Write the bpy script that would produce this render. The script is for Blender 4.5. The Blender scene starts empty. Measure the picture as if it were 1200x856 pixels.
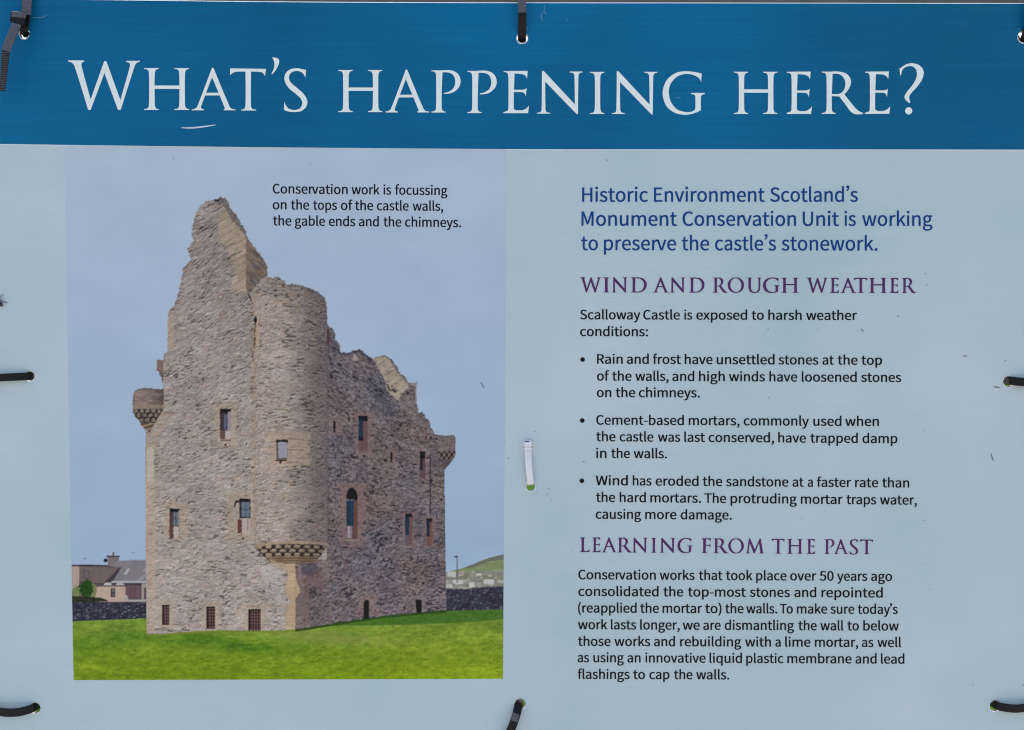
import bpy, math, random
import numpy as np
from mathutils import Vector, Matrix
from mathutils.geometry import delaunay_2d_cdt

# ------------------------------------------------------------------ camera, sky, sun, exposure
scene = bpy.context.scene
COL = scene.collection
MM = 0.0007                     # metres on the sign per unit of the layout grid (1200 x 856 units)
ZC = 1.25                       # height of the middle of the sign above the grass

def P(u, v, d=0.0):
    """layout grid (u right, v down) -> world; d = metres out of the sign towards the viewer"""
    return ((u - 600.0) * MM, -d, ZC + (428.0 - v) * MM)

cam = bpy.data.cameras.new('camera')
cam_ob = bpy.data.objects.new('camera', cam)
COL.objects.link(cam_ob)
cam_ob.location = (0.0, -0.80, ZC)
cam_ob.rotation_euler = (math.radians(90), 0, 0)
cam.sensor_width = 36
cam.lens = 36 * 0.80 / 0.84
cam.clip_start = 0.01
cam.clip_end = 3000
scene.camera = cam_ob
scene.cycles.pixel_filter_type = 'BLACKMAN_HARRIS'
scene.cycles.filter_width = 1.1

SUN_EL, SUN_AZ = 54.0, -12.0    # sun stands high behind the sign
world = bpy.data.worlds.new('World')
scene.world = world
world.use_nodes = True
wn = world.node_tree
bgn = wn.nodes['Background']
sky = wn.nodes.new('ShaderNodeTexSky')
sky.sky_type = 'NISHITA'
sky.sun_disc = False
sky.sun_elevation = math.radians(SUN_EL)
sky.sun_rotation = math.radians(SUN_AZ)
sky.air_density = 1.0
sky.dust_density = 4.0
sky.ozone_density = 1.0
wn.links.new(sky.outputs['Color'], bgn.inputs['Color'])
bgn.inputs['Strength'].default_value = 0.15

sun = bpy.data.lights.new('sun', 'SUN')
sun.energy = 2.6
sun.angle = math.radians(0.6)
sun.color = (1.0, 0.95, 0.87)
sun_ob = bpy.data.objects.new('sun', sun)
COL.objects.link(sun_ob)
ce, se = math.cos(math.radians(SUN_EL)), math.sin(math.radians(SUN_EL))
sd = Vector((math.sin(math.radians(SUN_AZ)) * ce, math.cos(math.radians(SUN_AZ)) * ce, se))
sun_ob.rotation_euler = (-sd).to_track_quat('-Z', 'Y').to_euler()
sun_ob.location = sd * 5

vs = scene.view_settings
vs.view_transform = 'Standard'
vs.look = 'None'
vs.exposure = 1.42
vs.gamma = 1.0
vs.use_curve_mapping = False

# ------------------------------------------------------------------ colour helpers
def lin(c):
    c = np.asarray(c, dtype=np.float64) / 255.0
    return np.where(c <= 0.04045, c / 12.92, ((c + 0.055) / 1.055) ** 2.4)

WHITE_LOOK = lin((198, 208, 228))      # bare white plastic in this light
SHEEN = np.array([0.0085, 0.0100, 0.0120])      # what the gloss adds on top of any ink
INK_K = 0.80 / (WHITE_LOOK - SHEEN)

def ink(r, g, b):
    a = np.maximum(lin((r, g, b)) - SHEEN, 0.0012) * INK_K
    return (float(a[0]), float(a[1]), float(a[2]), 1.0)

# ------------------------------------------------------------------ materials (all node based)
def new_mat(name):
    m = bpy.data.materials.new(name)
    m.use_nodes = True
    nt = m.node_tree
    return m, nt, nt.nodes['Principled BSDF']

def sheet_finish(nt, bsdf, rough=0.42, bump=0.10):
    """the print lies on fluted plastic: fine level ribs, soft dents, uneven gloss"""
    tc = nt.nodes.new('ShaderNodeTexCoord')
    mp = nt.nodes.new('ShaderNodeMapping')
    mp.inputs['Scale'].default_value = (9.0, 1.0, 420.0)
    n1 = nt.nodes.new('ShaderNodeTexNoise')
    n1.inputs['Scale'].default_value = 1.0
    n1.inputs['Detail'].default_value = 2.0
    nt.links.new(tc.outputs['Object'], mp.inputs['Vector'])
    nt.links.new(mp.outputs['Vector'], n1.inputs['Vector'])
    n2 = nt.nodes.new('ShaderNodeTexNoise')
    n2.inputs['Scale'].default_value = 7.0
    n2.inputs['Detail'].default_value = 3.0
    nt.links.new(tc.outputs['Object'], n2.inputs['Vector'])
    b1 = nt.nodes.new('ShaderNodeBump')
    b1.inputs['Strength'].default_value = bump
    b1.inputs['Distance'].default_value = 0.0012
    nt.links.new(n1.outputs['Fac'], b1.inputs['Height'])
    b2 = nt.nodes.new('ShaderNodeBump')
    b2.inputs['Strength'].default_value = 0.5
    b2.inputs['Distance'].default_value = 0.004
    nt.links.new(n2.outputs['Fac'], b2.inputs['Height'])
    nt.links.new(b1.outputs['Normal'], b2.inputs['Normal'])
    nt.links.new(b2.outputs['Normal'], bsdf.inputs['Normal'])
    mr = nt.nodes.new('ShaderNodeMapRange')
    mr.inputs['From Min'].default_value = 0.3
    mr.inputs['From Max'].default_value = 0.7
    mr.inputs['To Min'].default_value = rough - 0.06
    mr.inputs['To Max'].default_value = rough + 0.08
    nt.links.new(n2.outputs['Fac'], mr.inputs['Value'])
    nt.links.new(mr.outputs['Result'], bsdf.inputs['Roughness'])
    bsdf.inputs['Specular IOR Level'].default_value = 0.18
    return tc, n1, n2

def ink_mat(name, rgb, rough=0.42, grain=0.05, bump=0.10, rgb2=None, streak=0.0, spec=0.18, blotch=7.0):
    m, nt, b = new_mat(name)
    tc, n1, n2 = sheet_finish(nt, b, rough, bump)
    b.inputs['Specular IOR Level'].default_value = spec
    n2.inputs['Scale'].default_value = blotch
    n3 = nt.nodes.new('ShaderNodeTexNoise')
    n3.inputs['Scale'].default_value = 900.0
    n3.inputs['Detail'].default_value = 2.0
    nt.links.new(tc.outputs['Object'], n3.inputs['Vector'])
    mix = nt.nodes.new('ShaderNodeMix')
    mix.data_type = 'RGBA'
    base = ink(*rgb)
    other = ink(*(rgb2 or rgb))
    mix.inputs['A'].default_value = base
    mix.inputs['B'].default_value = other
    cr = nt.nodes.new('ShaderNodeMapRange')
    cr.inputs['From Min'].default_value = 0.32
    cr.inputs['From Max'].default_value = 0.68
    nt.links.new(n2.outputs['Fac'], cr.inputs['Value'])
    nt.links.new(cr.outputs['Result'], mix.inputs['Factor'])
    mul = nt.nodes.new('ShaderNodeMix')
    mul.data_type = 'RGBA'
    mul.blend_type = 'MULTIPLY'
    mul.inputs['Factor'].default_value = 1.0
    ad = nt.nodes.new('ShaderNodeMapRange')
    ad.inputs['From Min'].default_value = 0.25
    ad.inputs['From Max'].default_value = 0.75
    ad.inputs['To Min'].default_value = 1 - grain
    ad.inputs['To Max'].default_value = 1 + grain
    nt.links.new(n3.outputs['Fac'], ad.inputs['Value'])
    st = nt.nodes.new('ShaderNodeMapRange')
    st.inputs['From Min'].default_value = 0.25
    st.inputs['From Max'].default_value = 0.75
    st.inputs['To Min'].default_value = 1 - streak
    st.inputs['To Max'].default_value = 1 + streak
    nt.links.new(n1.outputs['Fac'], st.inputs['Value'])
    mm = nt.nodes.new('ShaderNodeMath')
    mm.operation = 'MULTIPLY'
    nt.links.new(ad.outputs['Result'], mm.inputs[0])
    nt.links.new(st.outputs['Result'], mm.inputs[1])
    cb = nt.nodes.new('ShaderNodeCombineColor')
    for k in range(3):
        nt.links.new(mm.outputs[0], cb.inputs[k])
    nt.links.new(mix.outputs['Result'], mul.inputs['A'])
    nt.links.new(cb.outputs['Color'], mul.inputs['B'])
    nt.links.new(mul.outputs['Result'], b.inputs['Base Color'])
    return m

M_WHITE = ink_mat('white_fluted_plastic', (197, 207, 220), grain=0.03)
M_PALE = ink_mat('pale_blue_grey_print', (148, 171, 187), grain=0.03, rgb2=(159, 178, 196), streak=0.012)
M_TEAL = ink_mat('petrol_blue_print', (0, 78, 110), rough=0.36, grain=0.05, rgb2=(0, 97, 150), streak=0.09, spec=0.10, blotch=2.2)
M_BLACK_INK = ink_mat('black_print', (18, 22, 34), grain=0.05)
M_NAVY_INK = ink_mat('navy_print', (0, 58, 120), grain=0.05)
M_PURPLE_INK = ink_mat('purple_print', (72, 44, 92), grain=0.05)
M_LETTER = ink_mat('title_white', (192, 206, 217), grain=0.03, streak=0.02)

def photo_mat():
    m, nt, b = new_mat('printed_photograph')
    sheet_finish(nt, b)
    at = nt.nodes.new('ShaderNodeAttribute')
    at.attribute_name = 'ink'
    nt.links.new(at.outputs['Color'], b.inputs['Base Color'])
    return m
M_PHOTO = photo_mat()

def plain_mat(name, rgb, rough=0.4, spec=0.5, noise=0.0, scale=300, bump=0.0):
    m, nt, b = new_mat(name)
    b.inputs['Roughness'].default_value = rough
    b.inputs['Specular IOR Level'].default_value = spec
    n = nt.nodes.new('ShaderNodeTexNoise')
    tc = nt.nodes.new('ShaderNodeTexCoord')
    n.inputs['Scale'].default_value = scale
    n.inputs['Detail'].default_value = 4
    nt.links.new(tc.outputs['Object'], n.inputs['Vector'])
    r = nt.nodes.new('ShaderNodeValToRGB')
    r.color_ramp.elements[0].position = 0.3
    r.color_ramp.elements[1].position = 0.7
    r.color_ramp.elements[0].color = tuple(c * (1 - noise) for c in rgb) + (1,)
    r.color_ramp.elements[1].color = tuple(min(1, c * (1 + noise)) for c in rgb) + (1,)
    nt.links.new(n.outputs['Fac'], r.inputs['Fac'])
    nt.links.new(r.outputs['Color'], b.inputs['Base Color'])
    if bump:
        bp = nt.nodes.new('ShaderNodeBump')
        bp.inputs['Strength'].default_value = bump
        bp.inputs['Distance'].default_value = 0.0005
        nt.links.new(n.outputs['Fac'], bp.inputs['Height'])
        nt.links.new(bp.outputs['Normal'], b.inputs['Normal'])
    return m
M_TIE = plain_mat('black_nylon', (0.004, 0.004, 0.005), rough=0.42, spec=0.22, noise=0.4, scale=900, bump=0.2)
M_TIE_SHEEN = plain_mat('sky_lit_black_nylon', (0.085, 0.08, 0.09), rough=0.5, spec=0.3, noise=0.3, scale=900, bump=0.3)  # black nylon with the sky's sheen put into the colour as grey
M_TIE_WHITE = plain_mat('white_nylon', (0.66, 0.67, 0.68), rough=0.35, noise=0.05, scale=500)
M_STEEL = plain_mat('galvanised_steel', (0.10, 0.098, 0.10), rough=0.5, noise=0.2, scale=60)
M_INSECT = plain_mat('dark_chitin', (0.01, 0.012, 0.015), rough=0.3, noise=0.2)
M_DIRT = plain_mat('dirt', (0.11, 0.11, 0.11), rough=0.9, noise=0.3)
M_SCRATCH = plain_mat('scratched_plastic', (0.55, 0.60, 0.68), rough=0.6, noise=0.1)
M_SCUFF = plain_mat('light_scuff', (0.16, 0.30, 0.45), rough=0.6, noise=0.2)
M_HOLE_SHADE = plain_mat('shade_toned_hole_plastic', (0.10, 0.10, 0.095), rough=0.8, noise=0.5, scale=700)  # dark colour stands in for shade inside the drilled holes
M_BURR = plain_mat('torn_plastic_rim', (0.62, 0.65, 0.68), rough=0.6, noise=0.05)

M_BOUNCE_GROUND = plain_mat('pale_bounce_ground', (0.30, 0.27, 0.25), rough=0.9, noise=0.35, scale=40, bump=0.5)  # for the added ground in front, out of view

def grass_mat():
    m, nt, b = new_mat('grass')
    tc = nt.nodes.new('ShaderNodeTexCoord')
    n = nt.nodes.new('ShaderNodeTexNoise')
    n.inputs['Scale'].default_value = 6
    n.inputs['Detail'].default_value = 9
    nt.links.new(tc.outputs['Object'], n.inputs['Vector'])
    r = nt.nodes.new('ShaderNodeValToRGB')
    r.color_ramp.elements[0].position = 0.35
    r.color_ramp.elements[0].color = (0.010, 0.032, 0.001, 1)
    r.color_ramp.elements[1].position = 0.68
    r.color_ramp.elements[1].color = (0.030, 0.075, 0.003, 1)
    nt.links.new(n.outputs['Fac'], r.inputs['Fac'])
    nt.links.new(r.outputs['Color'], b.inputs['Base Color'])
    b.inputs['Roughness'].default_value = 1.0
    b.inputs['Specular IOR Level'].default_value = 0.03
    bp = nt.nodes.new('ShaderNodeBump')
    bp.inputs['Distance'].default_value = 0.03
    nt.links.new(n.outputs['Fac'], bp.inputs['Height'])
    nt.links.new(bp.outputs['Normal'], b.inputs['Normal'])
    return m
M_GRASS = grass_mat()

# ------------------------------------------------------------------ object helpers
def mesh_ob(name, verts, faces, mat, parent=None, smooth=False):
    me = bpy.data.meshes.new(name)
    me.from_pydata([tuple(v) for v in verts], [], [tuple(f) for f in faces])
    me.materials.append(mat)
    if smooth:
        for p in me.polygons:
            p.use_smooth = True
    me.update()
    o = bpy.data.objects.new(name, me)
    COL.objects.link(o)
    if parent:
        o.parent = parent
        o.matrix_parent_inverse = parent.matrix_world.inverted()
    return o

def thing(name, loc, label, cat, group=None):
    o = bpy.data.objects.new(name, None)
    o.empty_display_size = 0.02
    COL.objects.link(o)
    o.matrix_world = Matrix.Translation(loc)
    o['label'] = label
    o['category'] = cat
    if group:
        o['group'] = group
    return o

def inside(poly, x, y):
    c = False
    j = len(poly) - 1
    for i in range(len(poly)):
        xi, yi = poly[i]
        xj, yj = poly[j]
        if (yi > y) != (yj > y) and x < (xj - xi) * (y - yi) / (yj - yi) + xi:
            c = not c
        j = i
    return c

def fill2d(groups):
    """groups: list of (outlines, holes by even-odd). A triangle is kept when some group covers it."""
    pts, edges = [], []
    for g in groups:
        for lp in g:
            s = len(pts)
            pts += [Vector(p) for p in lp]
            edges += [(s + i, s + (i + 1) % len(lp)) for i in range(len(lp))]
    r = delaunay_2d_cdt(pts, edges, [], 0, 1e-7)
    vs_, fs = r[0], r[2]
    out = []
    for f in fs:
        cx = sum(vs_[i].x for i in f) / len(f)
        cy = sum(vs_[i].y for i in f) / len(f)
        for g in groups:
            if sum(inside(lp, cx, cy) for lp in g) % 2:
                out.append(tuple(f))
                break
    return [(v.x, v.y) for v in vs_], out

def circle(u, v, r, n=28, ph=0.0, wob=0.0, seed=1):
    rr = random.Random(seed)
    ks = [(rr.uniform(-1, 1), rr.uniform(0, 6.28)) for _ in range(4)]
    out = []
    for i in range(n):
        a = 2 * math.pi * i / n + ph
        q = r * (1 + wob * sum(k * math.sin((j + 2) * a + p) for j, (k, p) in enumerate(ks)) / 2)
        out.append((u + q * math.cos(a), v + q * math.sin(a)))
    return out

# ------------------------------------------------------------------ setting: grass
xs = [-900, -60, -8, -2, 2, 8, 60, 900]
ys = [-900, -60, -8, -2, 2, 8, 60, 900]
gv = [(x, y, 0.0) for y in ys for x in xs]
gf = [(j * 8 + i, j * 8 + i + 1, j * 8 + i + 9, j * 8 + i + 8) for j in range(7) for i in range(7)]
lawn = mesh_ob('grass_ground', gv, gf, M_GRASS)
lawn['kind'] = 'structure'
gp = mesh_ob('added_bounce_ground', [(-40, -9, .006), (40, -9, .006), (40, .5, .006), (-40, .5, .006)], [(0, 1, 2, 3)], M_BOUNCE_GROUND)  # unseen ground added to temper green light bounced off the grass
gp['kind'] = 'structure'

# ------------------------------------------------------------------ the sign
TOP = [(-24, -2.4), (0, -1.4), (100, 0.1), (200, 1.4), (300, 2.6), (420, 3.4), (560, 3.9), (850, 4.2), (1226, 4.7)]
L, R, B = -24.0, 1226.0, 905.0
HOLES = {            # u, v, radius of the drilled holes
    'tl': (28.5, 39.5, 6.0), 'tm': (612, 44.3, 6.3), 'tr': (1200, 43.5, 7.0), 'ml': (35, 441, 5.6),
    'w1': (618.8, 522.5, 6.0), 'w2': (622, 570.5, 5.3), 'mr': (1182, 447.5, 6.2),
    'bl': (41.5, 830, 6.2), 'bm': (610, 825, 6.2), 'br': (1166, 827.5, 6.4)}

sign = thing('information_sign', P(600, 905, -0.002),
             'pale blue-grey printed sign headed WHAT\'S HAPPENING HERE? with a castle photograph', 'sign')

def panel():
    v, f = [], []
    loops_f, loops_b = [], []
    rings = []
    for k, (u, w, r) in HOLES.items():
        a = circle(u, w, r + 0.5, wob=0.02, seed=len(k) + int(u) % 9)
        b = circle(u, w, r, wob=0.02, seed=len(k) + int(u) % 9)
        rings.append((a, b))
    front = [(L, B)] + TOP + [(R, B)]
    back = [(L, B)] + [(x, y - 3.1) for x, y in TOP] + [(R, B)]
    def cap(outer, rs, d, flip):
        pts, tri = fill2d([[outer] + rs])
        s = len(v)
        v.extend(P(x, y, d) for x, y in pts)
        for t in tri:
            t = [s + i for i in t]
            f.append(t[::-1] if flip else t)
    cap(front, [a for a, b in rings], 0.0, True)
    cap(back, [b for a, b in rings], -0.0042, False)
    def strip(la, da, lb, db):
        n = len(la)
        s = len(v)
        v.extend(P(x, y, da) for x, y in la)
        v.extend(P(x, y, db) for x, y in lb)
        for i in range(n):
            j = (i + 1) % n
            f.append((s + i, s + j, s + n + j, s + n + i))
    strip(front, 0.0, back, -0.0042)
    for a, b in rings:
        strip(a, 0.0, b, -0.0006)
    mesh_ob('panel', v, f, M_WHITE, sign)
    for a, b in rings:
        del v[:], f[:]
        strip(b, -0.0006, b, -0.0042)
        mesh_ob('hole_wall', v, f, M_HOLE_SHADE, sign)  # white plastic wall painted dark as if in shade
panel()

def layer(name, outline, holes, d, mat, parent=sign):
    pts, tri = fill2d([[outline] + holes])
    return mesh_ob(name, [P(x, y, d) for x, y in pts], [t[::-1] for t in tri], mat, parent)

HB = [(-24, 168.6), (0, 169.0), (100, 170.4), (200, 171.6), (300, 172.8), (400, 173.6), (500, 174.4), (620, 175.2),
      (800, 175.3), (1000, 175.4), (1226, 175.7)]      # lower edge of the blue band
hh = lambda k, e, dv=0.0: circle(HOLES[k][0], HOLES[k][1] + dv, HOLES[k][2] + e)
header = layer('header_band', TOP + HB[::-1], [hh('tl', .7, .2), hh('tm', .8, .3), hh('tr', .8, .3)], 0.00012, M_TEAL)
pale = layer('pale_background', [(x, y + 1.0) for x, y in HB] + [(R, B), (L, B)],
             [hh(k, 1.0) for k in ('ml', 'w1', 'w2', 'mr', 'bl', 'bm', 'br')], 0.00012, M_PALE)
# ------------------------------------------------------------------ the printed castle photograph (flat print, painted procedurally)
PX0, PY0, PX1, PY1 = 68.0, 164.0, 600.0, 804.0
NW, NH = int((PX1 - PX0) * 2), int((PY1 - PY0) * 2)
X, Y = np.meshgrid(PX0 + (np.arange(NW) + .5) / 2, PY0 + (np.arange(NH) + .5) / 2)

def hsh(i, j, s):
    t = TAB
    return t[(i.astype(np.int32) * 7 + j.astype(np.int32) * 193 + s * 31) & 65535]
TAB = np.random.RandomState(5).rand(65536)

def lattice(i, j, s):
    i0, j0 = int(i.min()), int(j.min())
    w, h = int(i.max()) - i0 + 3, int(j.max()) - j0 + 3
    return np.random.RandomState(s).rand(h, w), i0, j0, w

def vn(u, v, s):
    i, j = np.floor(u), np.floor(v)
    f, g = u - i, v - j
    f = f * f * (3 - 2 * f); g = g * g * (3 - 2 * g)
    T, i0, j0, w = lattice(i, j, s)
    T = T.ravel()
    k = (j.astype(np.int32) - j0) * w + (i.astype(np.int32) - i0)
    a = T[k]; c = T[k + w]
    a = a + (T[k + 1] - a) * f
    c = c + (T[k + w + 1] - c) * f
    return a + (c - a) * g

def fbm(u, v, s, o=4):
    t = 0; a = .5; n = 0
    for k in range(o):
        t = t + a * vn(u * 2 ** k, v * 2 ** k, s + k * 7); n += a; a *= .55
    return t / n

def worley(u, v, s, jit=0.85):
    i, j = np.floor(u).astype(np.int32) - 1, np.floor(v).astype(np.int32) - 1
    f1 = np.full(u.shape, 9.); f2 = np.full(u.shape, 9.); idv = np.zeros(u.shape)
    T1, i0, j0, w = lattice(i, j, s)
    T2 = lattice(i, j, s + 5)[0]; T3 = lattice(i, j, s + 11)[0].ravel()
    cxs = (.5 + jit * (T1 - .5)).ravel(); cys = (.5 + jit * (T2 - .5)).ravel()
    fu, fv = u - i, v - j
    k0 = (j - j0) * w + (i - i0)
    for di in (0, 1, 2):
        for dj in (0, 1, 2):
            k = k0 + dj * w + di
            d = np.hypot(cxs[k] + di - fu, cys[k] + dj - fv)
            near = d < f1
            f2 = np.where(near, f1, np.minimum(f2, d))
            idv = np.where(near, T3[k], idv)
            f1 = np.where(near, d, f1)
    return f1, f2, idv

def pmask(pts, xx=None, yy=None):
    xx = X if xx is None else xx; yy = Y if yy is None else yy
    c = np.zeros(xx.shape, bool)
    j = len(pts) - 1
    for i in range(len(pts)):
        xi, yi = pts[i]; xj, yj = pts[j]
        if yi != yj:
            c ^= ((yi > yy) != (yj > yy)) & (xx < (xj - xi) * (yy - yi) / (yj - yi) + xi)
        j = i
    return c

wx = (vn(X / 1.7, Y / 1.7, 91) - .5) * 1.8; wy = (vn(X / 1.7, Y / 1.7, 92) - .5) * 1.8
img = np.zeros((NH, NW, 3))
lab = np.zeros((NH, NW), np.int8)     # 0 sky 1 castle 2 lawn 3 field wall left 4 field wall right 5 house 6 hill 7 street lamp
def setc(m, rgb, a=1.0):
    rgb = np.asarray(rgb, float)
    if rgb.ndim == 1:
        img[m] = img[m] * (1 - a) + rgb * a
    else:
        img[m] = img[m] * (1 - a) + rgb[m] * a
def rgbmap(base, amp):
    return np.asarray(base, float)[None, None, :] + amp[..., None]
def poly(pts, rgb, a=1.0, l=None):
    m = pmask(pts); setc(m, rgb, a)
    if l is not None: lab[m] = l
    return m
def rect(x0, y0, x1, y1, rgb, a=1.0):
    wob = .55 if y0 < 690 and x0 > 172 and x1 < 523 else 0
    xx, yy_ = X + wx * wob, Y + wy * wob
    m = (xx >= x0) & (xx < x1) & (yy_ >= y0) & (yy_ < y1)
    setc(m, rgb, a); return m

# sky of the print
n = (fbm(X / 60, Y / 45, 3) - .5)
t = np.clip((Y - 170) / 500, 0, 1)
sky_c = (np.array([154, 172, 196])[None, None] * (1 - t[..., None]) + np.array([139, 163, 194])[None, None] * t[..., None])
img[:] = sky_c + (n * 10)[..., None]
# hill on the right with its village
hill = [(519, 672), (530, 669), (539, 667), (547, 664), (555, 661), (564, 657), (573, 654), (582, 651.5), (600, 648), (600, 700), (519, 700)]
m = pmask(hill); lab[m] = 6
g = fbm(X / 14, Y / 2.6, 21)
setc(m, rgbmap((112, 128, 96), (g - .5) * 46))
poly([(545, 665), (555, 661), (573, 654), (600, 648), (600, 655), (575, 658), (552, 666)], (92, 98, 96), .8)
m2 = m & (Y > 668 + (600 - X) * .04)
setc(m2, rgbmap((118, 122, 112), (fbm(X / 7, Y / 1.8, 25) - .5) * 60))
m2 = m & (Y > 679)
setc(m2, rgbmap((126, 128, 124), (fbm(X / 4, Y / 1.6, 26) - .5) * 90))
f1, f2, idv = worley(X / 6.5, Y / 3.4, 31)
w = m & (Y > 669) & (f1 < .3) & (idv > .7)
setc(w, (160, 166, 168), .7)
for x0, y0, x1, y1, c in ((524, 670, 534, 676, (172, 178, 186)), (538, 669, 544, 673, (150, 134, 130)), (558, 672, 564, 674.5, (186, 188, 190)),
                          (531, 680, 543, 684.5, (184, 186, 190)), (567, 679, 579, 685, (178, 182, 186)), (550, 683, 556, 688, (190, 192, 192)),
                          (584, 680, 591, 683, (160, 168, 172)), (520, 685, 530, 689, (170, 174, 178))):
    rect(x0, y0, x1, y1, c, .8)
m = (np.abs(X - 535.7) < .75) & (Y > 652) & (Y < 683); setc(m, (88, 92, 104)); lab[m] = 7
m = (X > 532.5) & (X < 536.4) & (Y > 651.4) & (Y < 653.6); setc(m, (70, 76, 92)); lab[m] = 7

# lawn
m = Y > 712
lab[m] = 2
gx = X * .9 + Y * .5
g1 = fbm(X / 34, Y / 9, 41); g2 = fbm(gx / 5.5, Y / 2.4, 42, 3); g3 = vn(X / 1.1, Y / 1.0, 43)
t = np.clip((Y - 722) / 75, 0, 1)
base = np.array([101, 128, 54])[None, None] * (1 - t)[..., None] + np.array([106, 134, 28])[None, None] * t[..., None]
amp = (g1 - .5) * 40 + (g2 - .5) * 46 + (g3 - .5) * 22
col = base + amp[..., None] * np.array([.95, .9, .42])
dk = np.clip(1 - np.abs(Y - (752 + 6 * np.sin(X / 40))) / 16, 0, 1) * np.clip((420 - X) / 120, 0, 1)
col = col - dk[..., None] * np.array([24, 15, 8])
dk = np.clip(1 - np.abs(Y - (775 + 4 * np.sin(X / 25 + 1))) / 12, 0, 1) * (g1 > .5)
col = col - dk[..., None] * np.array([10, 8, 4])
ye = np.clip((X - 380) / 160, 0, 1) * t
col = col + ye[..., None] * np.array([12, 9, 4])
olive = np.exp(-((X - 385) / 75) ** 2 - ((Y - 747 - (X - 385) * .08) / 8) ** 2)
col = col * (1 - .55 * olive[..., None]) + np.array([128, 134, 78]) * .55 * olive[..., None]
setc(m, col)
cr = (vn(gx / 3.2, Y / 1.1, 47) > .86) & m & (Y > 735)
setc(cr, (56, 92, 18), .38)
sh = [(390, 734), (420, 727), (523, 715.5), (600, 713), (600, 724.5), (589, 726), (560, 728.6), (520, 730.5), (470, 732.5), (430, 733), (402, 733.2)]
m = pmask(sh) ; lab[m] = 2
setc(m, rgbmap((58, 96, 38), (fbm(X / 3, Y / 1.5, 49) - .5) * 34), .85)

# dry stone field walls
def drywall(pts, l, s):
    m = pmask(pts); lab[m] = l
    f1, f2, idv = worley(X / 5.0, Y / 2.1 + .04 * X, s)
    e = np.clip((f2 - f1) / .35, 0, 1)
    v = 30 + 34 * e * (.4 + idv)
    c = np.stack([v, v * 1.03, v * 1.22 + 6], -1) + ((fbm(X / 20, Y / 6, s + 2) - .5) * 14)[..., None]
    setc(m, c)
    hi = m & (idv > .8) & (f1 < .35)
    setc(hi, (104, 108, 122), .55)
drywall([(68, 705.5), (100, 705), (140, 704.6), (176, 704.2), (176, 724.6), (68, 729)], 3, 61)
drywall([(519, 691.8), (530, 690.5), (545, 690.8), (560, 689), (575, 688), (600, 687), (600, 714), (519, 716)], 4, 63)
m = pmask([(519, 690), (545, 690), (560, 688), (600, 686.3), (600, 688), (560, 690.3), (519, 691.8)]) & (vn(X / 2.2, Y * 0 + 1, 65) > .45)
setc(m, (60, 62, 74), .8)

# the harled house, left
H0 = img.copy()
def hp(pts, rgb, a=1.0, scale=8.56, ox=80.0, oy=640.0):
    q = [(ox + x / scale, oy + y / scale) for x, y in pts]
    return poly(q, rgb, a, 5)
hp([(-100, 192), (112, 192), (540, 195), (540, 400), (400, 560), (-100, 560)], rgbmap((112, 101, 104), (fbm(X / 3, Y / 12, 71) - .5) * 16))
hp([(-100, 205), (112, 205), (112, 420), (-100, 560)], rgbmap((172, 158, 150), (fbm(X / 4, Y / 9, 72) - .5) * 14))
hp([(-100, 190), (112, 188), (112, 205), (-100, 208)], (74, 70, 80))
hp([(112, 186), (530, 194), (530, 210), (112, 202)], (52, 46, 56))
hp([(112, 182), (400, 188), (400, 193), (112, 188)], (142, 152, 172))
hp([(150, 236), (212, 246), (212, 330), (150, 330)], (88, 82, 90)); hp([(160, 246), (204, 252), (204, 322), (160, 322)], (106, 100, 108))
hp([(400, 195), (470, 148), (520, 145), (800, 140), (800, 365), (440, 362), (520, 215), (400, 200)], rgbmap((128, 127, 137), (fbm(X / 2, Y / 5, 73) - .5) * 20))
hp([(555, 285), (593, 228), (622, 228), (588, 285)], (172, 176, 184))
hp([(690, 345), (770, 280), (778, 300), (720, 352)], (164, 168, 178), .7)
hp([(745, 260), (780, 205), (790, 205), (790, 262)], (160, 162, 172), .7)
hp([(365, 362), (520, 210), (535, 212), (445, 362)], (58, 58, 70), .85)
hp([(230, 375), (800, 365), (800, 392), (230, 395)], (70, 66, 76), .8)
hp([(436, 350), (800, 352), (800, 368), (430, 366)], (178, 184, 194), .9)
hp([(355, 392), (368, 372), (400, 366), (430, 372), (440, 392)], (186, 190, 194))
hp([(475, 392), (490, 372), (525, 366), (556, 374), (565, 392)], (176, 180, 186))
hp([(270, 520), (288, 405), (575, 402), (575, 500), (600, 520), (604, 560), (270, 560)], rgbmap((186, 168, 158), (fbm(X / 3, Y / 3, 74) - .5) * 10))
hp([(286, 398), (575, 395), (575, 406), (284, 409)], (98, 80, 84))
hp([(430, 424), (470, 424), (470, 514), (430, 514)], (62, 56, 62)); hp([(440, 434), (462, 434), (462, 462), (440, 462)], (112, 120, 130)); hp([(440, 476), (462, 476), (462, 504), (440, 504)], (96, 100, 110))
hp([(573, 388), (735, 388), (735, 540), (600, 540), (590, 500), (573, 490)], rgbmap((104, 84, 94), (vn(X * 1.1, Y * 0, 75) - .5) * 14))
hp([(573, 384), (735, 384), (735, 394), (573, 394)], (60, 48, 58))
hp([(735, 372), (800, 372), (800, 560), (735, 560)], (158, 148, 150)); hp([(760, 420), (785, 420), (785, 535), (760, 535)], (86, 76, 88))
hp([(560, 520), (590, 495), (602, 520), (604, 545), (800, 540), (800, 562), (560, 562)], (168, 164, 160))
hp([(392, 104), (510, 104), (510, 200), (400, 194)], rgbmap((124, 118, 122), (fbm(X / 3, Y / 3, 76) - .5) * 14))
hp([(386, 96), (516, 98), (516, 110), (386, 110)], (66, 64, 74)); hp([(446, 60), (460, 60), (461, 98), (445, 98)], (100, 92, 96))
hp([(425, 196), (505, 146), (560, 146), (520, 200)], (134, 132, 142))
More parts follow.
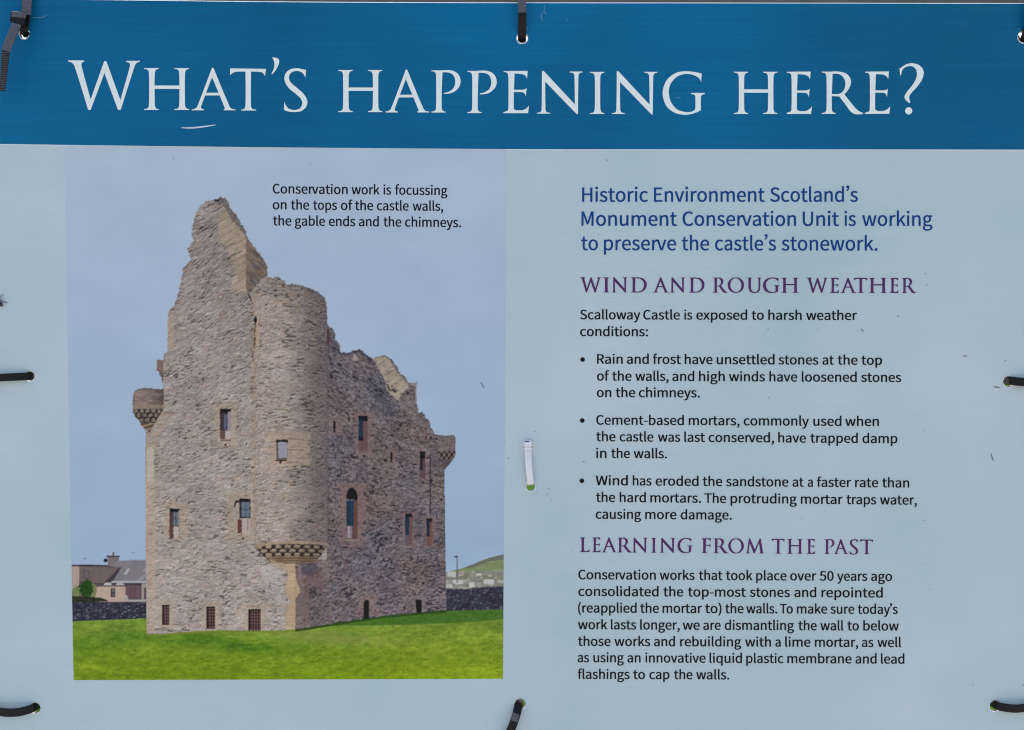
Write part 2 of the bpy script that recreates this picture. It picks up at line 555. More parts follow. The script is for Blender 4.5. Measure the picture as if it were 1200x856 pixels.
q = pmask(circle(80 + 375/8.56, 640 + 145/8.56, 2.3, 16)); setc(q, (34, 38, 54)); lab[q] = 5
def foliage(cx, cy, rx, ry, c, s, l=5):
    d = ((X - cx) / rx) ** 2 + ((Y - cy) / ry) ** 2
    m = d < 1 + 1.5 * (fbm(X / 1.9, Y / 1.9, s) - .5)
    setc(m, rgbmap(c, (fbm(X / 1.6, Y / 1.6, s + 1) - .5) * 44)); lab[m] = l
foliage(90, 693, 5.5, 6, (116, 132, 92), 81)
foliage(109, 692, 4.5, 8, (116, 130, 88), 83)
foliage(101, 690, 8.2, 10.8, (42, 74, 36), 85)
hp([(-100, 500), (60, 505), (150, 508), (330, 520), (400, 545), (400, 556), (-100, 570)], rgbmap((46, 54, 40), (fbm(X / 2, Y / 1.5, 87) - .5) * 40))

m = lab == 5
img[m] = img[m] * .88
# ---- the castle
left = [(252, 234.4), (247, 235.6), (243, 235.3), (239, 239), (235.6, 241.3), (232, 246), (229, 249.5), (229.6, 252), (227.3, 256.8), (228.2, 259), (226.6, 262.6),
        (225, 269), (225.6, 272), (224.4, 276), (225, 279), (226.8, 282.2), (223.5, 286), (222.9, 288.7), (219.4, 292.6), (220.4, 295), (222.2, 297.7), (222, 301), (223.9, 305),
        (221, 308), (219.3, 310), (215, 313.5), (214, 316.5), (214.6, 320), (212.5, 324.7), (212.4, 330), (210.3, 334.6), (210, 341), (207.6, 345), (207.8, 351), (205, 354), (204.8, 358), (199, 362.8),
        (197, 367.3), (196.4, 385.6), (196.4, 411.4), (193, 415), (191.4, 418.2), (191.4, 422), (183.8, 422.4), (184.6, 428), (183.8, 434.2), (187, 436), (186.8, 440.2), (189.4, 442), (190, 448.6),
        (191.8, 449.4), (191.8, 455.9), (183, 455.4), (175, 455), (162.8, 455.8), (158.5, 458), (156.4, 461.5), (155.4, 476.6), (155.8, 483.6), (158, 488), (162.8, 493.2), (165, 498),
        (168.9, 502), (171, 507), (170.5, 540), (170.9, 600), (171, 640), (171.4, 700), (171.9, 743.7), (180, 744), (189.6, 743.3), (200, 742.4), (219.5, 741), (240, 739.8),
        (260, 739.6), (290, 739.8), (320, 740), (346, 738.5)]
right_sky = [(346, 738.5), (364, 735.8), (380, 733.6), (399, 730.4), (420, 727), (449.7, 722.4), (470, 720.6), (487, 719), (505, 717), (523, 715.6), (522.6, 680), (522.1, 650), (521.4, 600), (521, 551),
        (529.7, 540.3), (534, 533.3), (533.6, 524), (534, 513), (531, 509.8), (523, 511), (515.5, 510), (510, 509.3), (507, 503.5), (504, 501), (504.6, 496), (501, 491), (498.8, 491.6), (496.6, 484.6),
        (494, 483), (491, 484.2), (488.8, 475.2), (488, 462), (488.5, 448.6), (485, 449.6), (478.7, 448), (475, 444), (474.6, 441), (471, 439), (468, 436.6), (466, 431), (461, 425.2), (459, 421), (455.9, 420),
        (452, 416.6), (448.9, 416.4), (445, 418), (440, 418.6), (437, 421), (434, 419), (430, 417), (427.8, 414.7), (424, 411), (420.8, 408.9), (417, 411), (413.8, 411.2), (409, 413.6), (405, 413.5), (398.9, 413),
        (398.3, 404), (396, 401), (392.8, 398.6), (393, 391), (389, 385), (386, 382.6), (383.5, 380.5)]
tur = [(383.5, 381), (383.2, 366), (382.8, 357.7), (381.5, 353), (379.5, 349), (376.5, 345), (372.5, 341.8), (368, 340.4), (364, 338), (359, 337), (353, 334.8), (343, 333.3), (338, 334), (334.7, 333), (334.4, 329.6), (331, 328.6), (328.4, 326.8),
       (326.9, 323.9), (322, 325.2), (319, 327), (317, 325.6), (313.8, 323.2), (313.4, 311.7), (309.3, 304.3), (306.6, 301.4), (305, 298), (301, 293.6), (299, 290), (296.6, 288.6), (294.6, 284.5), (291, 280.4), (290, 277.6), (288, 275.6),
       (288.4, 270.7), (285.4, 266.6), (284.7, 264.8), (281, 260.4), (280.7, 257.5), (277.6, 253.6), (276.6, 250.9), (272.6, 248), (270.8, 245.2), (268.8, 243), (268.4, 239.1), (266, 235), (264, 231.8), (261, 232.6), (258.6, 230.6), (256, 232.8)]
castle = left + right_sky + tur
edge_w = .9
wx = (vn(X / 1.7, Y / 1.7, 91) - .5) * 1.8; wy = (vn(X / 1.7, Y / 1.7, 92) - .5) * 1.8
up = Y < 500
CM = np.where(up, pmask(castle, X + wx, Y + wy), pmask(castle))
lab[CM] = 1

# left face
slope = np.interp(Y, [230, 300, 400, 520, 640, 740], [.58, .5, .36, .22, .07, -.01])
v = Y + (X - 250) * slope
wv = v + (fbm(X / 16, Y / 12, 101) - .5) * 7
f1, f2, idv = worley(X / 7.5 + wv * .02, wv / 3.1, 102)
big = fbm(X / 38, wv / 26, 103)
t = np.clip((Y - 240) / 500, 0, 1)
base = np.array([139, 132, 128])[None, None] * (1 - t)[..., None] + np.array([158, 151, 146])[None, None] * t[..., None]
hue = hsh(np.floor(idv * 997), np.floor(idv * 331), 7)
tone = (idv - .5) * 17 + (big - .5) * 30 + (fbm(X / 2.3, wv / 1.05, 104, 3) - .5) * 42
lf = base + tone[..., None]
lf += ((hue - .5) * 7)[..., None] * np.array([1, -.1, -.8])
e = np.clip((f2 - f1) / .25, 0, 1)
lf -= ((1 - e) * 8)[..., None]
crev = vn(X / 3.4, wv / 1.05 + .3, 106) * .7 + fbm(X / 14, wv / 9, 107) * .5
lf = np.where((crev > .83)[..., None], lf * .70 - 2, lf)
lite = vn(X / 4.0, wv / 1.4, 108)
lf = np.where((lite > .86)[..., None], lf + 13, lf)
bl = (vn(X / 8, wv / 4, 109) > .82)
lf = np.where(bl[..., None], lf * .91 + np.array([1, -1, -1]), lf)
setc(CM, lf)
# right face
RF = CM & ((X > 383.6) | ((Y > 656) & (X > 345.5)) | ((Y > 636) & (X > 383)))
m_ = np.interp(Y, [400, 460, 560, 640, 728], [.82, .66, .36, .12, -.13])
v2 = Y - (X - 384) * m_
f1, f2, idv = worley(X / 3.9, v2 / 2.9, 112)
big = fbm(X / 26, v2 / 20, 113)
tone = (idv - .5) * 30 + (fbm(X / 1.7, v2 / 1.4, 114, 3) - .5) * 58 + (big - .5) * 36
rf = np.array([101, 96, 101])[None, None] + tone[..., None]
rf += ((fbm(X / 30, Y / 30, 115) - .48) * 44)[..., None] * np.array([.7, .15, -.2])
rf += (np.clip((Y - 560) / 160, 0, 1) * 6)[..., None] * np.array([1, .4, .6])
e = np.clip((f2 - f1) / .22, 0, 1)
rf += ((1 - e) * 9)[..., None]
dkm = (vn(X / 3.1, v2 / 2.3, 116) * .75 + fbm(X / 12, v2 / 9, 117) * .5) > .86
rf = np.where(dkm[..., None], rf * .62 + np.array([0, 0, 8]), rf)
patch = np.clip((fbm(X / 17, Y / 24, 118) - .56) * 6, 0, 1)
rf = rf * (1 - .28 * patch[..., None]) + np.array([72, 74, 90]) * .28 * patch[..., None]
setc(RF, rf)
setc(RF & (X < 388) & (Y > 640), np.array([130, 112, 104]), .22)
setc(RF & (X < 362) & (Y > 676), np.array([140, 120, 104]), .35)
# turret (round, lit from the left)
TX0, TX1 = 298.2, 383.6
TM = CM & (Y < 640 + 0 * X) & (X > np.interp(Y, [330, 345, 370, 420, 520, 640], [300, 296, 298, 298.5, 298.6, 298.8])) & (X < TX1 + .6) & \
     ((Y > 342) | (X > 300 + (342 - Y) * .9)) & pmask([(296, 341), (305, 330), (313, 322), (330, 318), (400, 330), (400, 645), (290, 645)])
th = np.clip((X - 341) / 43.2, -1, 1)
k = np.interp(Y, [330, 460, 640], [9, 6, 2.5])
v3 = Y + k * np.sqrt(1 - th ** 2) - (X - 341) * np.interp(Y, [330, 460, 640], [.16, .06, 0])
v3 = v3 + (fbm(X / 12, Y / 12, 120) - .5) * 5
u3 = np.arcsin(th) * 36
f1, f2, idv = worley(u3 / 7.2, v3 / 2.9, 122)
sh = np.interp(th, [-1, -.75, -.2, .25, .6, 1], [1.0, 1.03, 1.0, .86, .72, .66])
tone = (idv - .5) * 17 + (fbm(u3 / 2.4, v3 / 1.0, 123, 3) - .5) * 44 + (fbm(X / 25, Y / 20, 124) - .5) * 26
tf = np.array([150, 141, 135])[None, None] + tone[..., None] + np.clip((Y - 330) / 300, 0, 1)[..., None] * np.array([8, 7, 6])
hue = hsh(np.floor(idv * 997), np.floor(idv * 331), 9)
tf += ((hue - .5) * 7)[..., None] * np.array([1, 0, -1])
e = np.clip((f2 - f1) / .22, 0, 1)
tf -= ((1 - e) * 10)[..., None]
crev = vn(u3 / 3.8, v3 / 1.0, 126) * .72 + fbm(X / 14, Y / 9, 127) * .5
tf = np.where((crev > .83)[..., None], tf * .70 - 2, tf)
tf = tf * sh[..., None] + np.clip(th, 0, 1)[..., None] * np.array([2, 2, 9])
cap = np.exp(-((Y - (340 - 4 * np.sqrt(1 - th ** 2))) / 9) ** 2)
tf *= (1 - .12 * cap)[..., None]
setc(TM, tf)
Lm = img.mean(-1)
emb = np.roll(Lm, 1, 0) * .35 + Lm * .65 - np.roll(np.roll(Lm, 3, 0), 1, 1)
emb = np.clip(emb, -26, 26)
img[CM] = img[CM] + (emb * .42)[CM][:, None]
img[RF] = img[RF] * .95
seam = CM & (np.abs(X - 384.6) < .8) & (Y > 381) & (Y < 636); setc(seam, (86, 78, 84), .45)
seam = CM & (np.abs(X - 298.4) < .9) & (Y > 345) & (Y < 636); setc(seam, (150, 128, 112), .35)

GRAIN = fbm(X / 2.5, Y / 1.6, 140, 3) - .5
def grain(c, a, s):
    return rgbmap(c, np.roll(GRAIN, (s * 37 % 900, s * 53 % 700), (0, 1)) * a)
# shaded gable side and dressed stones of the left gable
gs = [(288.3, 276), (294.6, 285.2), (301, 293.8), (309.3, 304.8), (313, 312), (313.6, 323), (306, 328), (298, 338), (294, 343), (288.3, 342)]
gv3 = Y - (X - 288) * .75
m = pmask(gs, X + wx * .6, Y + wy * .6) & CM
c = rgbmap((112, 98, 90), (fbm(X / 5, gv3 / 1.4, 131, 3) - .5) * 62)
setc(m, c)
m2 = m & ((X - 288) > (342 - Y) * .12 + 3) & (vn(X / 6, gv3 / 1.5, 132) > .55); setc(m2, (72, 76, 92), .6)
ds = [(262, 245), (268, 250), (275, 258), (283, 268), (288, 276), (288.4, 342), (276, 340), (270, 336), (276, 322), (272, 308), (268, 296), (262, 286), (254, 284), (258, 274), (256, 262)]
m = pmask(ds, X + wx, Y + wy) & CM
dv = Y + (X - 288) * .62
crs = np.floor(dv / 9.3); fr = dv / 9.3 - crs
idv = hsh(crs, np.floor(X / 17 + hsh(crs, crs * 0, 4)), 133)
e = np.clip(np.minimum(fr, 1 - fr) / .09, 0, 1)
c = np.array([156, 143, 124])[None, None] + ((idv - .5) * 26 + (fbm(X / 3, Y / 2, 134, 3) - .5) * 26)[..., None] - ((1 - e) * 40)[..., None]
setc(m, c, .72)
ridge = [(256, 232), (264, 232), (270, 243), (278, 254), (288, 268), (294, 284), (288, 277), (281, 268), (272, 258), (266, 248), (262, 240), (252, 236)]
m = pmask(ridge, X + wx, Y + wy) & CM; setc(m, grain((92, 86, 90), 60, 135), .75)
setc(pmask([(251, 233.5), (258, 234.5), (255, 237), (251, 236.4)]), (44, 42, 50), .9)
for a, b, c_ in (((262, 292), (276, 284), 1), ((230, 275), (256, 262), .8), ((266, 303), (284, 294), 1), ((228, 262), (240, 255), .7), ((240, 322), (262, 310), .6),
                 ((248, 250), (262, 241), 1), ((238, 246), (252, 239), .8)):
    L_ = math.hypot(b[0]-a[0], b[1]-a[1])
    d = np.abs((X - a[0]) * (b[1] - a[1]) - (Y - a[1]) * (b[0] - a[0])) / L_
    tt = ((X - a[0]) * (b[0] - a[0]) + (Y - a[1]) * (b[1] - a[1])) / L_ / L_
    setc((d < .8 + .5 * wx) & (tt > 0) & (tt < 1) & CM, (92, 80, 78), .7 * c_)
# crack and slit beside the turret
setc(pmask([(290, 343), (292.6, 345), (295.2, 352), (294, 353), (291.6, 348)]), (52, 42, 42), .9)
poly([(298.5, 366), (302, 366), (303.5, 400), (299.5, 412), (298.5, 400)], grain((176, 150, 124), 18, 140), .55)
poly([(297.4, 374), (300.6, 369.5), (301, 378), (299.4, 379.5), (297.2, 376)], (34, 27, 30))
m = (np.abs(X - 298.7) < 1.3) & (Y > 379) & (Y < 408) & (vn(X, Y / 1.8, 141) > .45); setc(m, (84, 64, 54), .85)
m = (np.abs(X - 296.6) < .9) & (Y > 412) & (Y < 424); setc(m, (96, 84, 82), .6)
# left quoins and streak
m = CM & (X < 182) & (Y > 520) & (Y < 742); setc(m, grain((176, 158, 136), 22, 143), .38)
m = CM & (X > 172) & (X < 180) & (Y > 525) & (Y < 565); setc(m, (186, 186, 182), .5)
m = CM & (X < 204) & (Y > 365) & (Y < 408); setc(m, grain((172, 150, 128), 20, 144), .45)
m = pmask([(184, 422), (191.5, 422.4), (191.5, 440), (184, 434)]); setc(m, grain((118, 96, 92), 34, 145), .9)
m = pmask([(184.5, 433), (191.8, 437), (191.6, 449), (186.5, 439)]) ; setc(m & CM, grain((92, 78, 82), 60, 146), .85)
# corbelled round, left
bz = [(155, 455), (192, 455), (192, 480), (184, 492), (176, 507), (168, 502), (162, 493), (156, 485)]
m = pmask(bz, X + wx * .4, Y + wy * .4) & CM & (X < 192)
bsh = np.interp(X, [155, 160, 170, 182, 192], [.86, 1.08, 1.06, .92, .72])
bst = fbm(X / 5, Y / 1.5, 147, 3) - .5
setc(m, (np.array([120, 108, 104])[None, None] + (bst * 60)[..., None]) * bsh[..., None])
setc(m & (Y < 458.2), (78, 72, 76), .5)
m2 = m & (Y > 474 + (X - 156) * .02) & (Y < 479.5); setc(m2, grain((134, 120, 108), 40, 148), .8)
m2 = m & (Y > 479.5) & (Y < 496)
chk = np.hypot(((X - 156 + wx + (np.floor((Y + wy - 479.5) / 5.3) % 2) * 3.4) % 6.8 - 3.4) / 2.3, ((Y + wy - 479.5) % 5.3 - 2.2) / 2.3) < 1
setc(m2, np.where(chk[..., None], np.array([118, 108, 98]), np.array([58, 50, 52])) + ((fbm(X / 1.5, Y / 1.5, 149) - .5) * 50)[..., None])
m2 = m & (Y >= 496); setc(m2, np.where(((np.floor((Y + (X - 174) * .3) / 2.6) % 2) > .5)[..., None], np.array([132, 116, 98]), np.array([84, 72, 68])))
poly([(192, 478), (199, 492), (184, 512), (176, 512), (178, 504), (184, 492)], grain((160, 144, 126), 36, 150), .5)
# corbelled round, right
m = pmask([(513, 510), (535, 508), (535, 534), (530, 541), (521, 551), (515, 536), (513, 530)]) & CM
setc(m, grain((104, 96, 98), 56, 151))
m2 = m & (Y > 529) & (Y < 538); chk = (np.floor((X + (np.floor(Y / 4.5) % 2) * 3) / 3) % 2) > .5
setc(m2, np.where(chk[..., None], np.array([112, 100, 92]), np.array([46, 40, 48])))
setc(m & (Y >= 538), grain((74, 68, 76), 40, 152), .7)
# far gable behind the wall head
ig = [(437, 420), (441, 419), (449, 417), (456, 421), (461, 426), (468, 437), (478, 448), (478, 455), (471, 462), (466, 470), (459, 464), (453, 457), (451, 446), (446, 436), (442, 430)]
m = pmask(ig, X + wx, Y + wy) & CM
iv = Y + (X - 450) * .35
c = rgbmap((152, 142, 130), (fbm(X / 4, iv / 1.6, 153, 3) - .5) * 60)
setc(m, c); setc(m & (vn(X / 5, iv / 1.5, 154) > .78), (98, 90, 86), .7)
m = pmask([(452, 450), (458, 452), (467, 458), (462, 461), (456, 458)], X + wx, Y + wy); setc(m & (vn(X / 1.4, Y / 1.2, 155) > .42), (38, 38, 46), .85)
m = pmask([(456, 419), (461, 424), (470, 436), (479, 446), (477, 449), (467, 439), (459, 427)], X + wx, Y + wy) & CM; setc(m, (84, 80, 88), .6)
poly([(480, 449), (488.6, 448.6), (488.6, 452), (482, 452)], (130, 124, 130)); setc(CM & (X > 486.5) & (X < 489) & (Y > 449) & (Y < 474), (136, 132, 138), .8)
m = pmask([(399, 412), (405, 413), (414, 411), (421, 409), (428, 415), (436, 421), (441, 428), (438, 429), (430, 420), (420, 413), (408, 417), (400, 415)], X + wx, Y + wy) & CM
setc(m, grain((62, 64, 76), 50, 156), .8)
setc(pmask(circle(416, 420, 3.4, 10), X + wx, Y + wy), (154, 146, 144), .8)
m = pmask([(455, 463), (466, 470), (478, 458), (488, 470), (490, 486), (500, 494), (506, 506), (500, 508), (480, 488), (466, 480)], X + wx, Y + wy) & CM & (vn(X / 2.6, Y / 2.6, 157) > .45)
setc(m, (122, 116, 120), .45)
setc(CM & (np.abs(X - 384.6) < .9) & (Y > 386) & (Y < 404), (74, 46, 42), .9)
setc(pmask([(386, 439), (390, 440), (391, 443), (387, 444)]), (34, 34, 46), .85)
for xx_, y0_, y1_ in ((412, 435, 470), (431, 452, 485), (482, 496, 520)):
    m = CM & (np.abs(X - xx_ - (vn(Y * 0, Y / 5, 158) - .5) * 5) < 1.1) & (Y > y0_) & (Y < y1_) & (vn(X, Y / 2, 159) > .4); setc(m, (150, 148, 156), .5)
# rim and corbels below the turret
rim = [(297.6, 638.6), (305, 636.6), (320, 635), (341, 634.2), (362, 634.6), (376, 635.6), (384.4, 637), (384.2, 640), (376, 638.6), (362, 638), (341, 637.6), (320, 638.6), (305, 640.4), (298, 641.6)]
cb = [(298, 641), (306, 640), (320, 638.4), (341, 637.4), (362, 638), (376, 638.6), (384.2, 639.6), (380, 645), (376, 651), (371, 657), (366, 660), (344.6, 661), (322, 660.5), (314.8, 657.5), (309, 652), (302, 645)]
m = pmask(cb); lab[m] = 1
yy = Y - 638.6 - ((X - 341) / 43) ** 2 * 1.2
row = np.floor(yy / 4.6)
px_ = (X - 298 + (row % 2) * 5.6 + wx * .8) % 11.2 - 5.6
py_ = yy - row * 4.6 - 2.2
blk = (np.abs(px_ / 3.7) ** 3 + np.abs((py_ + wy * .5) / 2.1) ** 3) < 1
lightc = np.array([136, 122, 106])[None, None] - (py_ * 9)[..., None]
c = np.where(blk[..., None], lightc, np.array([52, 44, 44])[None, None]) + (GRAIN * 44)[..., None]
ring = (yy >= 13.6)
c = np.where(ring[..., None], np.array([134, 120, 105])[None, None] - (((yy - 13.6) % 3.0) * 19)[..., None] + (GRAIN * 30)[..., None], c)
c = c * np.interp(X, [298, 345, 384], [1.08, 1.0, .8])[..., None]
setc(m, c)
m = poly(rim, grain((150, 135, 118), 34, 161)); setc(m & (X > 362), (120, 108, 104), .5)
# quoins of the near corner
m = CM & pmask([(334, 661), (345.8, 660), (346.6, 676), (352, 694), (346.5, 702), (346.2, 738.6), (336, 739.4), (334, 720), (340, 706), (333, 690), (338, 676)], X + wx * .6, Y)
f1, f2, idv = worley(X / 12, Y / 8, 163, .4)
e = np.clip((f2 - f1) / .08, 0, 1)
setc(m, np.array([176, 156, 130])[None, None] + ((idv - .5) * 18 + (fbm(X / 2, Y / 2, 164) - .5) * 18)[..., None] - ((1 - e) * 20)[..., None], .85)
m = pmask([(316, 655), (336, 661), (345, 661), (345, 667), (330, 668), (318, 662)], X, Y + wy); setc(m, grain((172, 154, 130), 22, 165), .6)
m = pmask([(305, 665), (316, 664), (330, 668), (333, 690), (326, 706), (322, 690), (312, 684), (306, 676)], X + wx * 2, Y + wy * 2); setc(m, (178, 178, 176), .38)
m = pmask([(354, 661), (371, 659), (373, 668), (368, 676), (360, 674), (353, 672)], X + wx, Y + wy); setc(m, grain((72, 70, 84), 46, 166), .75)
m = pmask([(356, 676), (376, 664), (380, 684), (374, 700), (356, 700)], X + wx * 2, Y + wy * 2); setc(m, grain((96, 74, 78), 44, 167), .45)
m = pmask([(362, 690), (370, 688), (372, 698), (366, 702), (363, 696)], X + wx, Y + wy); setc(m & (vn(X / 1.5, Y / 1.5, 168) > .4), (46, 44, 58), .7)

# windows of the castle
def surround(x0, y0, x1, y1, c=(166, 150, 132), a=.46, s=170):
    q = (np.floor((Y - y0) / 8) % 2) * 3.0 - 1.5
    q = np.where(X < (x0 + x1) / 2, -q, q)
    m = pmask([(x0, y0), (x1, y0), (x1, y1), (x0, y1)], X + wx * 1.6 + q, Y + wy * 1.6) & CM
    setc(m, grain(c, 24, s), a)
surround(252, 474, 276, 526, s=171)
rect(257.8, 479.2, 270.6, 512, (60, 52, 58)); rect(257.8, 479.2, 270.6, 484, (28, 24, 30)); rect(262.5, 486, 268.4, 504, (88, 92, 112)); rect(265.6, 486, 266.8, 504, (60, 62, 78))
rect(266.8, 483, 271, 514, (134, 132, 140)); rect(258.3, 505, 263.6, 515, (96, 74, 70)); rect(264, 505, 270.6, 514, (166, 160, 160)); rect(259, 515.8, 270.6, 517, (84, 66, 54), .8)
setc(pmask(circle(264.3, 521.6, 1.3, 10)), (40, 30, 30)); setc(pmask([(259, 525), (271, 522), (271, 523.4), (260, 526.4)]), (92, 72, 60), .8)
surround(194, 589, 219, 634, s=172)
rect(198.6, 596.2, 210.6, 631.3, (70, 58, 60)); rect(198.6, 596.2, 210.6, 600.5, (26, 22, 28)); rect(203.2, 600, 209.2, 616, (98, 108, 122)); rect(205.8, 600, 206.8, 616, (68, 74, 88)); rect(203.2, 607.5, 209.2, 608.5, (72, 78, 92))
rect(203.4, 617, 209.2, 632, (170, 160, 156)); rect(209.2, 598, 210.6, 631, (142, 128, 118)); rect(198.6, 617, 203, 631.5, (88, 64, 62)); rect(201, 634, 208.6, 640, (150, 142, 136)); rect(201, 634, 208.6, 634.8, (92, 84, 82))
surround(266, 577, 298.5, 636, s=173)
rect(280.6, 584.4, 293.6, 607.6, (50, 48, 58)); rect(280.6, 584.4, 293.6, 588, (20, 20, 28)); rect(283.2, 588.5, 292.6, 606, (96, 110, 126)); rect(283.2, 597, 292.6, 598, (74, 84, 100)); rect(287.4, 588, 288.4, 606, (78, 86, 102))
rect(283.4, 607.6, 293.2, 625, (168, 156, 152)); rect(289.8, 608, 290.8, 622, (120, 96, 92)); rect(278.4, 608.6, 283.4, 625, (92, 64, 58)); poly([(274, 594), (276, 587), (280.6, 586), (280.6, 589), (277, 589.6), (275.4, 595)], (54, 42, 40))
setc(pmask(circle(284.7, 631.5, 1.3, 10)), (46, 36, 34))
surround(314, 507, 362, 546, s=174, a=.5)
rect(323.8, 515.6, 337, 538, (52, 44, 46)); rect(326, 518.4, 336.6, 537, (140, 142, 156)); rect(323.6, 515.6, 337.4, 518.2, (24, 20, 24)); rect(323.8, 518, 326, 537, (96, 80, 72)); rect(323, 538.8, 336, 540.4, (52, 42, 42))
setc(pmask(circle(328.6, 542, 1.4, 10)), (30, 24, 26)); rect(338, 527, 356, 528, (112, 92, 82), .8); rect(336, 514.4, 356, 515.4, (108, 88, 78), .8); rect(346, 536.6, 360, 537.8, (110, 92, 84), .8)
def grille(x0, y0, x1, y1, s):
    surround(x0 - 6, y0 - 6, x1 + 7, y1 + 3, s=s, a=.45)
    m = rect(x0, y0, x1, y1, (48, 34, 38))
    bars = (((X - x0 - .6) % 3.1) < .9) | (((Y - y0 - 2) % 3.6) < .9)
    setc(m & bars & (X > x0 + 2), (116, 92, 96), .8); rect(x0, y0, x1, y0 + 1.5, (28, 20, 26))
grille(189.8, 708.8, 198.6, 732.4, 175); grille(242, 710.8, 251.8, 737, 176); grille(291.2, 713.8, 305.4, 739.6, 177)
PK = (120, 103, 102)
surround(386, 489, 399, 511, PK, .6, 178); rect(390.8, 493.6, 393.2, 506.8, (34, 24, 30))
surround(416, 484, 438, 534, (124, 106, 106), .6, 179)
rect(420, 487.6, 431, 528.8, (98, 76, 80)); rect(420, 487.6, 431, 494, (24, 26, 36)); rect(420, 492, 425.4, 516, (36, 54, 70)); rect(420, 512, 425.6, 517, (30, 34, 48)); setc(pmask(circle(427, 534.6, 1.5, 10)), (38, 30, 34))
surround(399, 566, 427, 640, (128, 108, 106), .55, 180)
arch = [(406, 632.4), (406, 580), (407.6, 575), (410, 572.4), (412.6, 571.6), (415.4, 573), (417.6, 576), (418.8, 580.6), (418.8, 632.4)]
poly(arch, (92, 66, 64)); m = pmask(arch) & (Y < 586); setc(m, (20, 19, 27)); rect(406.2, 586, 414.4, 616.6, (32, 54, 74)); rect(406.2, 585, 414.4, 586.4, (112, 118, 130)); rect(411.4, 587, 412.4, 616, (40, 64, 84))
rect(406.2, 616.6, 412.6, 631.6, (122, 112, 122)); rect(408.4, 617, 409.4, 630, (178, 176, 182)); rect(412.6, 616.6, 414.6, 632, (82, 70, 84)); rect(405.6, 632.4, 421, 633.6, (146, 130, 126)); rect(408, 574, 411, 586, (32, 30, 40))
surround(453, 526, 465, 546, PK, .65, 181); rect(457.6, 530, 459.9, 541.8, (36, 26, 34))
surround(489, 526, 502, 568, (122, 108, 108), .5, 182); rect(492, 529.2, 498.4, 561, (84, 70, 76)); rect(492, 529.2, 498.4, 537, (22, 20, 30)); rect(492, 537, 495.6, 551, (46, 42, 54)); rect(494, 564, 497, 567, (52, 44, 52))
surround(471, 600, 488, 642, (126, 108, 108), .5, 183); rect(475, 602, 483.2, 638.4, (98, 76, 76)); rect(475, 602, 483.2, 606, (24, 24, 34)); rect(475, 606, 479.6, 627, (34, 52, 70)); rect(475, 627, 479.6, 638, (92, 84, 96))
surround(497, 605, 510, 642, (128, 108, 106), .5, 184); rect(500, 607.6, 506.4, 639, (104, 76, 72)); rect(500, 607.6, 506.4, 612, (24, 24, 34)); rect(500, 610, 503.4, 629, (32, 44, 62))
m = CM & (np.abs(X - 504.2) < .7) & (Y > 532) & (Y < 603); setc(m, (54, 48, 60), .8)
surround(420, 697, 442, 722, (130, 108, 106), .5, 185); poly([(425.9, 726.5), (426.2, 707), (428, 703.6), (430.6, 702.8), (432.6, 705), (432.6, 724.6), (430, 726.8)], (18, 17, 24))
surround(483, 699, 498, 720, (124, 110, 110), .45, 186); poly([(487, 703), (494, 702.8), (493.8, 719.2), (488.2, 720)], (22, 20, 28))
m = CM & (Y > 655) & (Y < 662) & (X > 478) & (X < 500) & (vn(X / 1.6, Y / 2, 187) > .55); setc(m, (44, 42, 56), .6)
m = lab == 1
img[m] = img[m] * np.array([.955, .952, .968])
# grass tufts along the foot of the walls
foot = np.interp(X, [171, 190, 220, 260, 320, 346, 364, 399, 450, 487, 523], [743.6, 743.3, 741, 739.4, 739.8, 738.5, 735.8, 730.2, 722.4, 719, 715.8])
m = (Y > foot - 1.6 * vn(X / 1.3, Y * 0, 190)) & (Y < foot + 2) & (X > 171) & (X < 523)
lab[m] = 2
setc(m & (X < 346), (104, 122, 52), .85); setc(m & (X >= 346), (38, 66, 30), .9)
# three specks of birds in the print
for x_, y_ in ((99.5, 654.8), (156.2, 647.6)):
    setc((np.abs(X - x_) < 2) & (np.abs(Y - y_) < .6), (96, 116, 142), .7)
# dirt line of the print edge
img = np.clip(img, 0, 255)

# slight softness of a reproduced photograph, then sample on a grid of vertices
def blur(a, wts):
    for ax in (0, 1):
        r = sum(w_ * np.roll(a, k_, axis=ax) for k_, w_ in zip((-2, -1, 0, 1, 2), wts))
        a = r
    return a
soft = blur(img, (.1, .2, .4, .2, .1))
img = img + (img - blur(soft, (.1, .2, .4, .2, .1))) * .45
img = np.clip(blur(img, (0, .2, .6, .2, 0)), 0, 255)
QW, QH = 520, 628
TL_, TR_, BR_, BL_ = (75.2, 171.0), (593.2, 175.2), (589.4, 795.6), (86.4, 797.2)
s_ = np.linspace(0, 1, QW + 1)[None, :]; t_ = np.linspace(0, 1, QH + 1)[:, None]
GU = (1 - t_) * ((1 - s_) * TL_[0] + s_ * TR_[0]) + t_ * ((1 - s_) * BL_[0] + s_ * BR_[0])
GV = (1 - t_) * ((1 - s_) * TL_[1] + s_ * TR_[1]) + t_ * ((1 - s_) * BL_[1] + s_ * BR_[1])
hbv = np.interp(GU, [h[0] for h in HB], [h[1] for h in HB]) + .6
GV = np.maximum(GV, hbv)
def sample(a, u, v):
    fx = np.clip((u - PX0) * 2 - .5, 0, NW - 1.001); fy = np.clip((v - PY0) * 2 - .5, 0, NH - 1.001)
    i, j = fx.astype(int), fy.astype(int); p, q = (fx - i)[..., None], (fy - j)[..., None]
    return (a[j, i] * (1 - p) + a[j, i + 1] * p) * (1 - q) + (a[j + 1, i] * (1 - p) + a[j + 1, i + 1] * p) * q
GC = (np.maximum(lin(sample(img, GU, GV)) - SHEEN, 0.0012)) * INK_K
GC = np.clip(GC, 0, .95)
cu, cv = (GU[:-1, :-1] + GU[1:, 1:]) / 2, (GV[:-1, :-1] + GV[1:, 1:]) / 2
